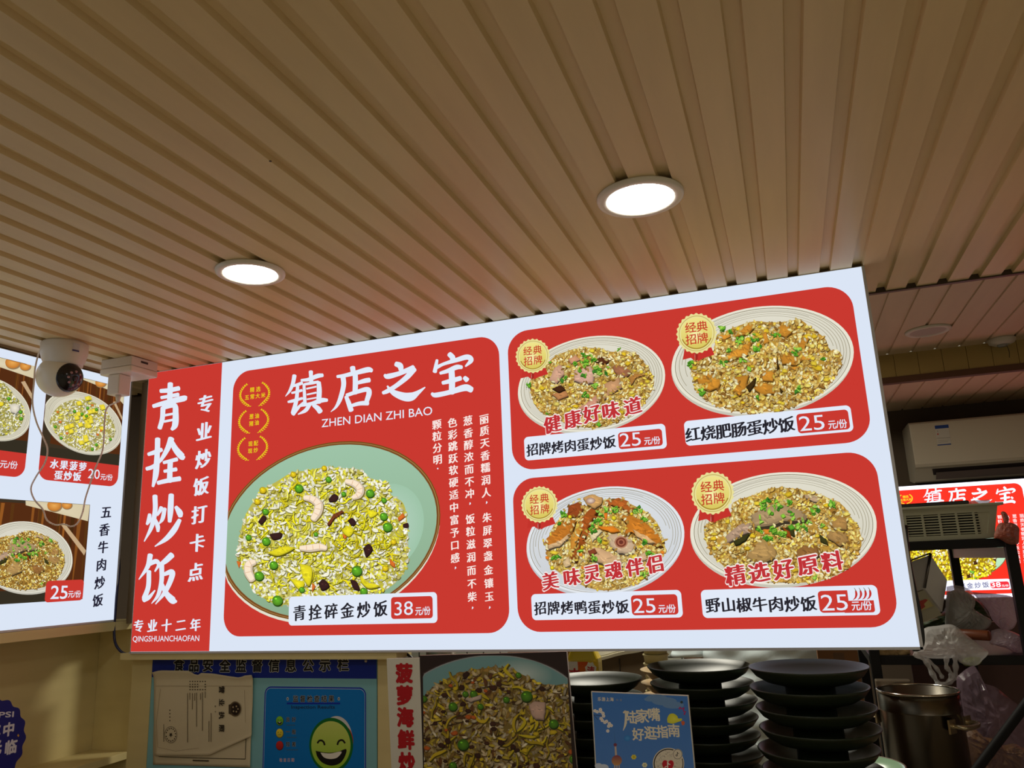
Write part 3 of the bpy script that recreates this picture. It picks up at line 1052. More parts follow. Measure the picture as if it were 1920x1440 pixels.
BAO = [[(1632, 122, 48), (1662, 155, 52), (1660, 195, 44)], [(1515, 178, 26), (1505, 230, 34), (1494, 290, 40)], [(1512, 248, 34), (1580, 215, 30), (1700, 178, 42), (1800, 150, 50), (1838, 180, 46), (1785, 238, 16)], [(1545, 303, 28), (1620, 280, 40), (1700, 246, 46), (1750, 246, 34)],
       [(1652, 270, 56), (1657, 380, 58), (1655, 490, 56)], [(1568, 395, 34), (1650, 375, 44), (1738, 350, 44)], [(1775, 345, 40), (1800, 368, 48)], [(1465, 497, 28), (1505, 510, 46), (1640, 482, 46), (1780, 440, 64), (1842, 460, 56)]]
QING = [[(1207, 533, 30), (1270, 528, 34), (1345, 513, 34)], [(1212, 583, 24), (1340, 560, 30)], [(1152, 647, 28), (1230, 625, 36), (1375, 590, 44), (1398, 590, 30)], [(1280, 478, 40), (1277, 560, 40), (1275, 640, 40)],
        [(1225, 660, 38), (1220, 740, 36), (1200, 812, 34)], [(1225, 658, 32), (1308, 640, 40), (1320, 700, 44), (1316, 785, 46), (1292, 822, 24)], [(1240, 715, 18), (1300, 704, 18)], [(1235, 762, 18), (1300, 749, 18)]]
SHUAN = [[(1115, 1008, 26), (1170, 990, 34), (1215, 973, 30)], [(1185, 892, 40), (1182, 1000, 40), (1172, 1150, 44), (1150, 1248, 20)], [(1102, 1117, 28), (1150, 1100, 30), (1218, 1048, 18)], [(1287, 890, 46), (1262, 960, 40), (1215, 1042, 26), (1188, 1062, 10)], [(1287, 905, 30), (1320, 970, 46), (1368, 1025, 50), (1386, 1030, 22)],
         [(1230, 1070, 24), (1330, 1045, 30)], [(1235, 1135, 24), (1325, 1120, 30)], [(1187, 1222, 30), (1260, 1205, 34), (1352, 1190, 36)], [(1280, 1060, 40), (1277, 1130, 40), (1275, 1210, 42)]]
CHAO = [[(1125, 258, 26), (1120, 300, 34), (1105, 332, 20)], [(1165, 120, 38), (1166, 230, 36), (1140, 350, 32), (1085, 460, 8)], [(1213, 205, 28), (1203, 230, 28), (1182, 265, 16)], [(1163, 290, 22), (1185, 345, 34), (1188, 385, 22)],
        [(1287, 112, 40), (1281, 230, 44), (1275, 312, 28)], [(1238, 215, 30), (1222, 290, 30), (1195, 330, 8)], [(1322, 202, 26), (1350, 245, 46), (1356, 272, 34)], [(1350, 300, 30), (1310, 372, 44), (1250, 440, 36), (1165, 498, 8)]]
FAN = [[(1130, 562, 40), (1110, 650, 34), (1045, 745, 8)], [(1108, 640, 26), (1170, 610, 36), (1192, 635, 26), (1165, 685, 12)], [(1120, 685, 34), (1115, 800, 36), (1085, 885, 38)], [(1080, 898, 40), (1120, 880, 30), (1165, 828, 10)],
       [(1292, 562, 46), (1240, 610, 40), (1188, 642, 18)], [(1215, 635, 38), (1215, 750, 34), (1190, 860, 28), (1140, 926, 6)], [(1232, 708, 26), (1292, 690, 42), (1285, 745, 40), (1240, 840, 32), (1170, 930, 8)], [(1213, 770, 24), (1250, 850, 40), (1298, 902, 54), (1326, 912, 18)]]


def title_panel(a):
    a.crop(0, 0, 1)
    u = a.uv([(418, 687), (391, 1221)])[:, 0].mean()
    a.rrect(0.0005, 0.0005, u, SH - 0.0005, 0.0004, RED)


tp = flat_art(sign, 'title_panel', m_red, title_panel, w0=0.0008)
tp.data.materials.clear()
tp.data.materials.append(m_red)


def title_text(a):
    a.crop(0, 600, 4)
    for ch in (QING, SHUAN):
        for st in ch:
            a.stroke(st, WHITE)
    a.crop(0, 900, 4)
    for ch in (CHAO, FAN):
        for st in ch:
            a.stroke(st, WHITE)
    a.crop(230, 680, 2.57)
    for ch, p in zip('专业炒饭打卡点', ((400, 201), (394, 333), (390, 465), (380, 597), (370, 733), (361, 870), (353, 1010))):
        a.char(ch, p, 92, WHITE, bold=0.028, rise=0.12, nib=True)
    a.line('专业十二年', (78, 1270), (352, 1264), 64, WHITE, bold=0.026, rise=0.12, nib=True)
    a.text('QINGSHUANCHAOFAN', (50, 1344), (370, 1341), 26, WHITE, bold=0.006)


flat_art(sign, 'lettering', m_lit, title_text, tp, w0=0.0016)


def panel_rect(a, L, Rr, Tp, Bt):
    a.crop(0, 0, 1)
    return (a.uv(L)[:, 0].mean(), a.uv(Bt)[:, 1].mean(), a.uv(Rr)[:, 0].mean(), a.uv(Tp)[:, 1].mean())


PANELS = {
    'a': ([(440, 730), (417, 1155)], [(937, 685), (955, 1145)], [(480, 692), (895, 634)], [(480, 1193), (915, 1187)]),
    'b': ([(951.8, 660), (961, 851)], [(1600, 560), (1631, 799)], [(1000, 620), (1553, 535)], [(990, 880), (1608, 830)]),
    'c': ([(962, 931), (971, 1153)], [(1644.7, 888), (1683.7, 1143)], [(993, 895.6), (1610, 848)], [(1002, 1182.7), (1657, 1178.7)]),
}
_a = Art(sign)
PR = {k: panel_rect(_a, *v) for k, v in PANELS.items()}
panels = {}
for k in 'abc':
    u0, v0, u1, v1 = PR[k]
    panels[k] = flat_art(sign, 'menu_panel', m_red, lambda a: a.rrect(u0, v0, u1, v1, 0.062, RED), w0=0.0008)
CLAMP = PR['a'][0]
# dish photographs
flat_art(sign, 'dish_photo', m_lit, lambda a: dish_signature(a, CLAMP), panels['a'], w0=0.0012)
flat_art(sign, 'dish_photo', m_lit, bowl_pork, panels['b'], w0=0.0012)
flat_art(sign, 'dish_photo', m_lit, bowl_intestine, panels['b'], w0=0.0012)
flat_art(sign, 'dish_photo', m_lit, bowl_duck, panels['c'], w0=0.0012)
flat_art(sign, 'dish_photo', m_lit, bowl_beef, panels['c'], w0=0.0012)
W2 = 0.0062


def head_text(a):
    a.crop(520, 640, 5.0526)
    for ch in (ZHEN, DIAN, ZHI, BAO):
        for st in ch:
            a.stroke(st, WHITE)
    a.text('ZHEN DIAN ZHI BAO', (422, 815), (1470, 695), 74, WHITE, bold=0.004)


flat_art(sign, 'heading_lettering', m_lit, head_text, panels['a'], w0=0.0016)

COLS = [('丽质天香糯润人，朱屏翠盏金镶玉，', (405, 90), (440, 1300), [90, 165, 243, 325, 402, 482, 562, 625, 722, 805, 888, 970, 1060, 1145, 1230, 1300]),
        ('葱香醇浓而不冲，饭粒滋润而不柴，', (301, 100), (330, 1302), [100, 180, 255, 333, 412, 492, 570, 632, 732, 812, 895, 978, 1063, 1148, 1232, 1302]),
        ('色彩跳跃软硬适中富予口感，', (201, 113), (220, 1045), [113, 190, 265, 343, 418, 497, 577, 658, 738, 820, 900, 983, 1045]),
        ('颗粒分明。', (101, 125), (107, 407), [125, 200, 275, 350, 407])]


for txt, p0, p1, ys in COLS:
    def poem(a):
        a.crop(790, 760, 3.43)
        for ch, y in zip(txt, ys):
            x = p0[0] + (p1[0] - p0[0]) * (y - p0[1]) / (p1[1] - p0[1])
            if ch == '，':
                a.stroke([(x, y - 5, 8), (x + 2, y, 9), (x - 3, y + 8, 3)], WHITE, n=3)
            elif ch == '。':
                a.ell((x, y), (5, 0), (0, 5), WHITE, n=12)
            else:
                a.char(ch, (x, y), 66, (250, 232, 226), bold=0.018, rise=0.12, nib=True)
    flat_art(sign, 'poem_column', m_lit, poem, panels['a'], w0=0.0016)
YEL = (236, 214, 24)


def laurel(a, c, rx, ry):
    for sd in (-1, 1):
        pts = []
        for i in range(14):
            t = math.radians(-52 + i * 9.2)       # upper tip to lower end
            p = np.array((c[0] + sd * rx * math.cos(t), c[1] + ry * math.sin(t) * 1.02 - 0.09 * sd * rx * math.cos(t)))
            pts.append(p)
            d = np.array((-sd * math.sin(t) * rx, math.cos(t) * ry))
            d /= np.linalg.norm(d)
            n_ = np.array((sd * math.cos(t), math.sin(t)))
            for s_ in (-1, 1):
                tip = p - d * 30 + n_ * s_ * 20 * (0.6 + 0.4 * i / 13)
                mid = (p + tip) / 2
                e = np.array((-(tip - p)[1], (tip - p)[0])) / np.linalg.norm(tip - p) * 7
                a.poly([p, mid + e, tip, mid - e], YEL)
        end = np.array((c[0] + sd * rx * 0.25, c[1] + ry * 0.98))
        a.stroke([(*pts[0], 4), (*pts[6], 7), (*pts[-1], 8), (*end, 5)], YEL, n=4)


def badges(rows, c, which):
    def fn(a):
        a.crop(430, 690, 7.577)
        laurel(a, c, 205, 172)
        for txt, p0, p1 in rows:
            a.line(txt, p0, p1, 76, YEL, bold=0.012)
    return fn


for rows, c in (([('精选', (330, 312), (415, 302)), ('五常大米', (255, 420), (485, 388))], (365, 370)),
                ([('葱油', (320, 692), (398, 682)), ('猪油', (317, 792), (395, 778))], (350, 750)),
                ([('现配', (305, 1080), (382, 1070)), ('现炒', (300, 1180), (380, 1168))], (335, 1135))):
    flat_art(sign, 'laurel_badge', m_lit, badges(rows, c, 0), panels['a'], w0=0.0016)


def name_plate(crop, quad, txt, p0, p1, size, price, num, b0, b1, h, u0, u1, uh, chili=False):
    def fn(a):
        a.crop(*crop)
        a.rquad(quad, 0.012, WHITE)
        if chili:
            a.rquad([price[0], (price[1][0] - 205, price[1][1]), (price[2][0] - 205, price[2][1]), price[3]], 0.009, RED, '0110')
            a.rquad([(price[0][0] + 200, price[0][1] + 78), (price[1][0], price[1][1] + 80), price[2], (price[3][0] + 200, price[3][1])], 0.006, RED, '0001')
            for i in range(4):
                x, y = 1368 + i * 37, 1078 - i * 1.5
                a.stroke([(x + 6, y - 26, 14), (x + 10, y, 18), (x + 2, y + 26, 12), (x - 16, y + 42, 3)], (196, 50, 44), n=4)
                a.stroke([(x - 8, y - 52, 3), (x + 2, y - 38, 5), (x + 5, y - 28, 9)], (120, 96, 60), n=3)
        else:
            a.rquad(price, 0.009, RED)
        a.line(txt, p0, p1, size, INK, bold=0.020, rise=0.13, nib=True)
        a.text(num, b0, b1, h, WHITE)
        a.text('元/份', u0, u1, uh, WHITE, bold=0.016)
    return fn


C3, C4, C5, C6, CM = (940, 580, 4.644), (1250, 520, 4.115), (960, 880, 4.5), (1280, 860, 4.236), (400, 620, 2.4)
for key, args in (('a', (CM, [(345, 1200), (1010, 1172), (1013, 1305), (345, 1335)], '青拴碎金炒饭', (393, 1271), (757, 1252), 72, [(803, 1200), (990, 1192), (993, 1292), (806, 1298)], '38', (820, 1281), (903, 1277), 60, (914, 1277), (981, 1274), 28)),
                  ('b', (C3, [(202, 1113), (1430, 1000), (1445, 1215), (212, 1318)], '招牌烤肉蛋炒饭', (277, 1226), (945, 1160), 112, [(1018, 1085), (1400, 1033), (1410, 1188), (1030, 1222)], '25', (1040, 1200), (1222, 1186), 115, (1250, 1178), (1388, 1168), 50)),
                  ('b', (C4, [(135, 1115), (1420, 985), (1437, 1190), (150, 1305)], '红烧肥肠蛋炒饭', (205, 1216), (925, 1140), 118, [(1000, 1058), (1400, 1022), (1412, 1175), (1012, 1208)], '25', (1030, 1190), (1222, 1174), 112, (1250, 1168), (1393, 1157), 50)),
                  ('c', (C5, [(165, 1050), (1430, 1018), (1445, 1250), (178, 1270)], '招牌烤鸭蛋炒饭', (245, 1172), (935, 1160), 116, [(1005, 1062), (1395, 1052), (1410, 1222), (1018, 1232)], '25', (1032, 1211), (1217, 1207), 120, (1242, 1204), (1385, 1201), 52)),
                  ('c', (C6, [(147, 1040), (1545, 1003), (1566, 1245), (160, 1260)], '野山椒牛肉炒饭', (242, 1165), (1000, 1152), 122, [(1075, 1052), (1518, 1042), (1525, 1216), (1085, 1226)], '25', (1108, 1206), (1316, 1201), 125, (1345, 1198), (1503, 1194), 55, True))):
    flat_art(sign, 'name_plate', m_lit, name_plate(*args), panels[key], w0=W2)

for key, crop, c, r in (('b', C3, (280, 410), 146), ('b', C4, (233, 437), 152), ('c', C5, (238, 298), 150), ('c', C6, (240, 275), 166)):
    flat_art(sign, 'seal_badge', m_lit, lambda a: seal_badge(a.crop(*crop), c, r), panels[key], w0=W2)

for key, crop, txt, pts, size in (('b', C3, '健康好味道', ((452, 1006), (628, 962), (795, 915), (957, 886), (1148, 850)), 158),
                                  ('c', C5, '美味灵魂伴侣', ((330, 942), (510, 912), (682, 882), (860, 857), (1040, 827), (1213, 802)), 156),
                                  ('c', C6, '精选好原料', ((420, 927), (607, 906), (800, 880), (995, 846), (1186, 820)), 166)):
    def slog(a):
        a.crop(*crop)
        for ch, p in zip(txt, pts):
            a.char(ch, p, size, (246, 236, 232), bold=0.075, rise=0.12, rot=0.05)
        for ch, p in zip(txt, pts):
            a.char(ch, p, size, (192, 50, 54), bold=0.026, rise=0.12, rot=0.05, nib=True)
    flat_art(sign, 'slogan_lettering', m_lit, slog, panels[key], w0=W2 + 0.001)

# ------------------------------------------------------------------ light box on the left wall
LX, LY0, LZ0, LW, LH = -2.145, 0.9, 1.4785, 1.176, 0.8105
lbox = thing('menu_light_box', 'lit white menu light box with wooden table photos on the left wall', 'illuminated sign', (LX, LY0, LZ0), (0, 0, math.pi / 2))
light_box(lbox, LW, LH, 0.19)
CL, CB = (0, 600, 4), (0, 930, 5.76)
_a = Art(lbox)
_a.crop(*CL)
vt = _a.uv([(0, 280), (150, 318)])[:, 1].mean()
p2 = (_a.uv([(340, 560), (293, 1090)])[:, 0].mean(), _a.uv([(400, 1205), (790, 1245)])[:, 1].mean(), _a.uv([(930, 640), (882, 1120)])[:, 0].mean(), vt)
band = _a.uv([(300, 1015), (882, 1092)])[:, 1].mean()
p1r = _a.uv([(250, 430), (195, 1080)])[:, 0].mean()
p1 = (p1r - (p2[2] - p2[0]), p2[1], p1r, vt)
_a.crop(*CB)
p3u1 = _a.uv([(975, 110), (880, 1120)])[:, 0].mean()
p3 = (max(0.03, p3u1 - 0.62), _a.uv([(100, 1155), (860, 1125)])[:, 1].mean(), p3u1, _a.uv([(50, 28), (970, 98)])[:, 1].mean())


class ClipArt(Art):
    clip = None

    def raw(s, q, faces, cols, lift=0.0):
        if s.clip is not None:
            u0, v0, u1, v1 = s.clip
            q = np.c_[np.clip(q[:, 0], u0, u1), np.clip(q[:, 1], v0, v1)]
            if np.ptp(q[:, 0]) < 1e-5 or np.ptp(q[:, 1]) < 1e-5:
                return
        Art.raw(s, q, faces, cols, lift)


def table_photo(a, rect, corners, seed, props):
    u0, v0, u1, v1 = rect
    rg = np.random.default_rng(seed)
    w, h = u1 - u0, v1 - v0
    a.rrect(u0, v0, u1, v1, 0.035, (62, 50, 36), corners)
    a.clip = (u0 + 0.002, v0, u1 - 0.001, v1 - 0.001)
    # wooden table, darker runner, cloth, eggs and chopsticks rest
    a.poly([(u0 + .10 * w, v0 + .15 * h), (u1, v0 + .1 * h), (u1, v1 - .03 * h), (u0 + .14 * w, v1 - .03 * h)], (84, 44, 20), uv=True)
    for k in range(26):
        x = u0 + w * rg.uniform(0.12, 0.98)
        a.poly([(x, v0 + .2 * h), (x + w * .006, v0 + .2 * h), (x + w * rg.uniform(.005, .03), v1 - .04 * h), (x, v1 - .04 * h)], shade((112, 66, 26), rg.uniform(.6, 1.4)), uv=True)
    a.crop(*props['crop'])
    a.poly(props['cloth'], (214, 200, 164), cc=(222, 210, 178))
    for x, y, r_ in props['eggs']:
        a.ell((x + r_ * .1, y + r_ * .12), (r_ * 1.08, 0), (0, r_ * .86), (150, 120, 84), n=24)
        a.ell((x, y), (r_, 0), (0, r_ * .8), (196, 120, 44), cc=(236, 172, 88), n=24)
    a.poly(props['stick'], (196, 166, 128))
    a.poly([(u0, v0), (u1, v0), (u1, v0 + .14 * h), (u0, v0 + .10 * h)], (52, 46, 34), uv=True)


def art_clip(root, name, mat, fn, parent, w0):
    a = ClipArt(root, (0, 0, 1), w0)
    fn(a)
    return a.build(name, mat, parent)


def pineapple(a):
    table_photo(a, (p2[0], band, p2[2], vt), '1100', 3, dict(crop=CL, cloth=[(600, 400), (960, 470), (960, 640), (900, 560), (600, 440)], eggs=[(752, 470, 40), (860, 490, 34)], stick=[(845, 615), (862, 610), (925, 730), (920, 755)]))
    a.crop(*CL)
    cream_bowl(a, (618, 768), (292, 28), (50, 236), tint=(226, 220, 198))
    md = [(368, 770), (400, 690), (470, 625), (560, 597), (640, 600), (740, 640), (820, 720), (858, 800), (850, 880), (790, 940), (700, 985), (600, 970), (500, 930), (420, 850)]
    rice(a, md, 900, 22, 11, PALE, (170, 160, 84), 41, depth=0.35, dark=(110, 96, 40))
    for k in range(26):
        rg = np.random.default_rng(500 + k)
        p = rg.normal((640, 770), (95, 95))
        chunk(a, [(p[0] - 22, p[1] - 12), (p[0] + 14, p[1] - 20), (p[0] + 24, p[1] + 10), (p[0] - 10, p[1] + 20)], (236, 216, 60))
    for p in ((556, 685), (655, 660), (612, 705), (645, 720), (412, 800), (825, 895), (455, 885), (720, 670), (690, 968), (720, 935)):
        pea(a, p, 12)
    for p in ((430, 690), (450, 765), (500, 850), (690, 640), (755, 830), (730, 860)):
        chunk(a, [(p[0] - 12, p[1] - 8), (p[0] + 10, p[1] - 8), (p[0] + 8, p[1] + 9), (p[0] - 8, p[1] + 8)], (214, 120, 44))


def shrimp_rice(a):
    table_photo(a, (p1[0], band, p1[2], vt), '1100', 4, dict(crop=CL, cloth=[(-200, 230), (262, 330), (262, 442), (0, 355), (-200, 310)], eggs=[(92, 318, 55), (186, 345, 40)], stick=[(155, 465), (185, 458), (250, 560), (246, 600)]))
    a.crop(*CL)
    cream_bowl(a, (-65, 660), (288, 28), (45, 240), tint=(226, 220, 198))
    md = [(-290, 640), (-220, 520), (-80, 450), (20, 470), (100, 560), (165, 640), (175, 740), (120, 830), (20, 870), (-120, 860), (-240, 760)]
    rice(a, md, 800, 24, 11, PALE, (160, 152, 76), 42, depth=0.4, dark=(90, 90, 30))
    chunk(a, [(70, 640), (110, 625), (150, 640), (140, 680), (115, 708), (80, 690)], (222, 214, 196), streak=3)
    for p in ((62, 590), (155, 740), (150, 690), (-40, 700)):
        pea(a, p, 14)
    chunk(a, [(-10, 610), (25, 620), (20, 645), (-15, 650)], (232, 210, 50))


def beef_rice(a):
    table_photo(a, p3, '0000', 5, dict(crop=CB, cloth=[(275, 30), (985, 80), (945, 272), (560, 172), (275, 100)], eggs=[(582, 100, 76), (718, 96, 54)], stick=[(660, 318), (690, 290), (932, 590), (905, 642)]))
    a.crop(*CB)
    cream_bowl(a, (270, 660), (510, 12), (18, 392), tint=(226, 222, 206))
    md = [(-200, 640), (-150, 540), (0, 450), (150, 425), (310, 375), (420, 400), (540, 460), (600, 490), (640, 560), (690, 650), (690, 750), (640, 860), (560, 940), (400, 1000), (200, 1010), (0, 960), (-150, 880)]
    rice(a, md, 1500, 30, 15, TAN, (150, 110, 44), 43)
    beef_top(a, 0.71, 0.8, -300, 190)


lp = {}
for k, (r_, fn) in {'p': (p2, pineapple), 's': (p1, shrimp_rice)}.items():
    lp[k] = flat_art(lbox, 'menu_panel', m_red, lambda a: a.rrect(*r_, 0.035, RED), w0=0.0008)
    art_clip(lbox, 'dish_photo', m_lit, fn, lp[k], 0.0012)
lp['b'] = flat_art(lbox, 'menu_panel', m_red, lambda a: a.rrect(*p3, 0.002, (70, 44, 24)), w0=0.0008)
lp['b'].data.materials.clear()
lp['b'].data.materials.append(m_lit)
art_clip(lbox, 'dish_photo', m_lit, beef_rice, lp['b'], 0.0012)


def pine_text(a):
    a.crop(*CL)
    a.line('水果菠萝', (397, 1082), (610, 1104), 74, WHITE, bold=0.026, rise=0.10, nib=True)
    a.line('蛋炒饭', (428, 1166), (568, 1176), 74, WHITE, bold=0.026, rise=0.10, nib=True)
    a.text('20', (648, 1186), (735, 1194), 70, WHITE, bold=0.004)
    a.text('元/份', (742, 1196), (832, 1202), 36, WHITE, bold=0.014)


flat_art(lbox, 'lettering', m_lit, pine_text, lp['p'], w0=0.006)
flat_art(lbox, 'lettering', m_lit, lambda a: (a.crop(*CL).text('元/份', (-14, 1104), (118, 1114), 44, WHITE, bold=0.012)), lp['s'], w0=0.006)


def beef_text(a):
    a.crop(*CB)
    a.rquad([(480, 912), (888, 908), (880, 1130), (470, 1146)], 0.012, RED)
    a.text('25', (528, 1112), (708, 1108), 140, WHITE, bold=0.012)
    a.text('元/份', (718, 1092), (855, 1088), 56, WHITE, bold=0.016)
    for ch, p in zip('五香牛肉炒饭', ((1133, 178), (1113, 368), (1099, 556), (1081, 746), (1063, 938), (1042, 1130))):
        a.char(ch, p, 142, (34, 32, 50), bold=0.022, rise=0.12, nib=True)


flat_art(lbox, 'price_lettering', m_lit, beef_text, lp['b'], w0=0.006)

# ------------------------------------------------------------------ light box at the far end
FY = 4.03
ztop = at(1682, 913, FY).z
zbot = at(1900, 1119, FY).z
fbox = thing('menu_light_box', 'smaller lit menu light box far behind, under the air conditioner', 'illuminated sign', (0.12, FY, zbot))
m_wf = emis('far_lightbox_white', (238, 234, 255), SIGN_L * 2.2)
m_rf = emis('far_lightbox_red', (240, 52, 36), SIGN_L * 1.15)
m_lf = vcol_emis('far_lightbox_print', SIGN_L * 1.25)
FW, FH = 1.5, ztop - zbot
fo = light_box(fbox, FW, FH, 0.1)
fo.data.materials.clear()
fo.data.materials.append(m_wf)
F1, F2 = (1640, 860, 6.857), (1680, 1020, 8)
_a = Art(fbox)
_a.crop(*F1)
fu0, fu1 = _a.uv([(262, 500)])[0, 0], _a.uv([(1905, 420)])[0, 0]
fvt = _a.uv([(400, 398), (1800, 320)])[:, 1].mean()
_a.crop(*F2)
fvb = _a.uv([(1700, 742)])[0, 1]
flat_art(fbox, 'menu_panel', m_rf, lambda a: a.rrect(fu1 + 0.035, fvb, FW - 0.04, fvt, 0.03, (240, 52, 36)), w0=0.0008)
fp = flat_art(fbox, 'menu_panel', m_rf, lambda a: a.rrect(fu0 - 0.25, fvb, fu1, fvt, 0.03, (240, 52, 36)), w0=0.0008)


def far_head(a):
    a.crop(*F1)
    for ch in (ZHEN, DIAN, ZHI, BAO):
        for st in ch:
            a.stroke([(620 + (x - 75) * .6685, 488 - (x - 972) * 0.012 + (y - (500 - (x - 280) * .1223) + 4) * .54, w * .58) for x, y, w in st], WHITE, n=4)


def far_laurel(a):
    a.crop(*F1)
    c = (395, 515)
    a.ring(c, (92, -5), (2, 66), 0.86, 1.04, (238, 190, 40), 100, 235, n=30)
    a.ring(c, (92, -5), (2, 66), 0.86, 1.04, (238, 190, 40), -55, 80, n=30)
    a.line('精选', (378, 492), (416, 488), 36, (238, 200, 40), bold=0.03)
    a.line('五常大米', (345, 536), (455, 524), 34, (238, 200, 40), bold=0.03)


flat_art(fbox, 'heading_lettering', m_lf, far_head, fp, w0=0.0012)
flat_art(fbox, 'laurel_badge', m_lf, far_laurel, fp, w0=0.0012)
for cx, txt in ((1890, '丽质天香糯润人朱屏翠盏'), (1797, '葱香醇浓而不冲饭粒滋润'), (1702, '色彩跳跃软硬适中富予'), (1606, '颗粒分明')):
    def far_col(a):
        a.crop(*F1)
        for i, ch in enumerate(txt):
            a.char(ch, (cx + i * 5, 735 + i * 58 - (cx - 1890) * 0.06), 52, (250, 226, 226), bold=0.012)
    flat_art(fbox, 'poem_column', m_lf, far_col, fp, w0=0.0012)



def far_dish(a):
    a.crop(*F2)
    C, A, B = (700, 200), (965, -40), (-40, 420)
    a.ell(C, A, B, (120, 100, 60))
    a.ell(C, np.array(A) * .985, np.array(B) * .98, (150, 200, 150), top=(208, 236, 214))
    md = [(90, 200), (200, 60), (500, -60), (900, -80), (1300, 60), (1470, 160), (1500, 260), (1450, 400), (1300, 500), (800, 600), (300, 550), (120, 400)]
    rice(a, md, 800, 62, 30, [((246, 226, 60), 5), ((238, 214, 30), 4), ((250, 240, 190), 3), ((200, 160, 50), 2)], (150, 120, 20), 51, depth=0.5, dark=(120, 90, 10))
    for P in ([(1160, 260), (1200, 240), (1220, 300), (1170, 310)], [(1060, 460), (1110, 450), (1120, 500), (1070, 510)], [(1450, 230), (1500, 220), (1500, 270)]):
        chunk(a, P, (70, 40, 20))
    for P in ([(1090, 390), (1180, 410), (1160, 450), (1100, 420)], [(1160, 500), (1210, 510), (1190, 530)]):
        chunk(a, P, (120, 180, 60))
    chunk(a, [(1160, 450), (1220, 490), (1300, 490), (1260, 510), (1190, 500)], (240, 220, 20))


flat_art(fbox, 'dish_photo', m_lf, far_dish, fp, w0=0.0012)


def far_plate(a):
    a.crop(*F2)
    a.rquad([(300, 560), (1715, 520), (1738, 676), (300, 722)], 0.012, (232, 234, 252))
    a.rquad([(1410, 568), (1690, 558), (1700, 655), (1420, 668)], 0.008, (226, 50, 60))
    a.line('碎金炒饭', (990, 632), (1342, 612), 92, (40, 44, 96), bold=0.004, rise=0.08)
    a.text('38', (1430, 648), (1572, 642), 72, (250, 240, 244), bold=0.02)
    a.text('元/份', (1585, 640), (1688, 636), 26, (250, 240, 244), bold=0.02)


flat_art(fbox, 'name_plate', m_lf, far_plate, fp, w0=0.004)


# ------------------------------------------------------------------ downlights
m_white_pl = princ('white_plastic', (214, 208, 196), rough=0.4)
m_white_metal = princ('white_enamel', (226, 220, 208), rough=0.35)
m_lamp = emis('downlight_glow', (255, 250, 240), DOWNLIGHT_L)
m_lamp2 = emis('dimmer_downlight_glow', (255, 250, 240), DOWNLIGHT_L * 0.35)
m_lampoff = princ('downlight_off', (190, 176, 168), rough=0.35)


def downlight(loc, r, label, lit=True, group=None):
    t = thing('downlight', label, 'ceiling light', loc, group=group)
    mb = MB()
    mb.lathe([(r * 0.72, -0.0012), (r * 0.77, -0.0065), (r * 0.80, -0.0085), (r * 0.93, -0.0085), (r * 0.985, -0.006), (r, -0.002), (r, -0.0004), (r * 0.72, -0.0004)], 56, closed=True)
    mb.lathe([(0.0001, -0.0012), (r * 0.73, -0.0012), (r * 0.73, -0.0004), (0.0001, -0.0004)], 48)
    mb.build('trim_ring', m_white_metal, t)
    mb = MB()
    mb.add([(r * 0.765 * math.cos(2 * math.pi * k / 48), r * 0.765 * math.sin(2 * math.pi * k / 48), -0.0052) for k in range(48)], [tuple(range(48))[::-1]])
    mb.build('diffuser', (m_lamp if group else m_lamp2) if lit else m_lampoff, t)
    return t


downlight((-0.205, 1.4265, CZ), 0.086, 'lit round downlight in the ribbed ceiling, right one of the two lit ones')
downlight((-1.134, 1.4275, CZ), 0.080, 'lit round downlight in the ribbed ceiling, the one nearer the security camera')
for x, y in ((-1.134, -0.1), (-0.205, -0.1), (0.73, -0.1), (-1.134, -1.4), (-0.205, -1.4), (0.73, -1.4), (1.66, -0.1), (1.66, -1.4)):
    downlight((x, y, CZ), 0.082, 'lit round white downlight further back in the ribbed ceiling behind the viewer', group='downlights behind the viewer')
downlight((0.579, 3.186, 2.400), 0.080, 'unlit round downlight in the raised plank ceiling right of the big sign', lit=False)
kl = bpy.data.lights.new('kitchen_lamp', 'AREA')
kl.shape = 'DISK'
kl.size = 0.45
kl.energy = KITCHEN_W
kl.color = (1.0, 0.95, 0.80)
klo = bpy.data.objects.new('kitchen_lamp', kl)
COL.objects.link(klo)
klo.location = (-0.60, 2.95, 2.385)

t = thing('smoke_detector', 'round white smoke detector on the raised plank ceiling near the fascia', 'smoke detector', (0.885, 3.475, 2.400))
mb = MB()
mb.lathe([(0.0001, -0.026), (0.030, -0.025), (0.046, -0.018), (0.050, -0.006), (0.050, 0.0), (0.0001, 0.0)], 40)
mb.build('body', m_white_pl, t)
MB().lathe([(0.0001, -0.034), (0.016, -0.032), (0.020, -0.024), (0.0001, -0.024)], 28).build('sensor_cap', princ('grey_plastic', (150, 150, 146), rough=0.5), t)
MB().tube(smooth_path([(0.015, 0.0, -0.03), (0.02, 0.004, -0.055), (0.016, 0.0, -0.08)], 5), 0.0012).build('wire', princ('dark_wire', (40, 34, 28)), t)

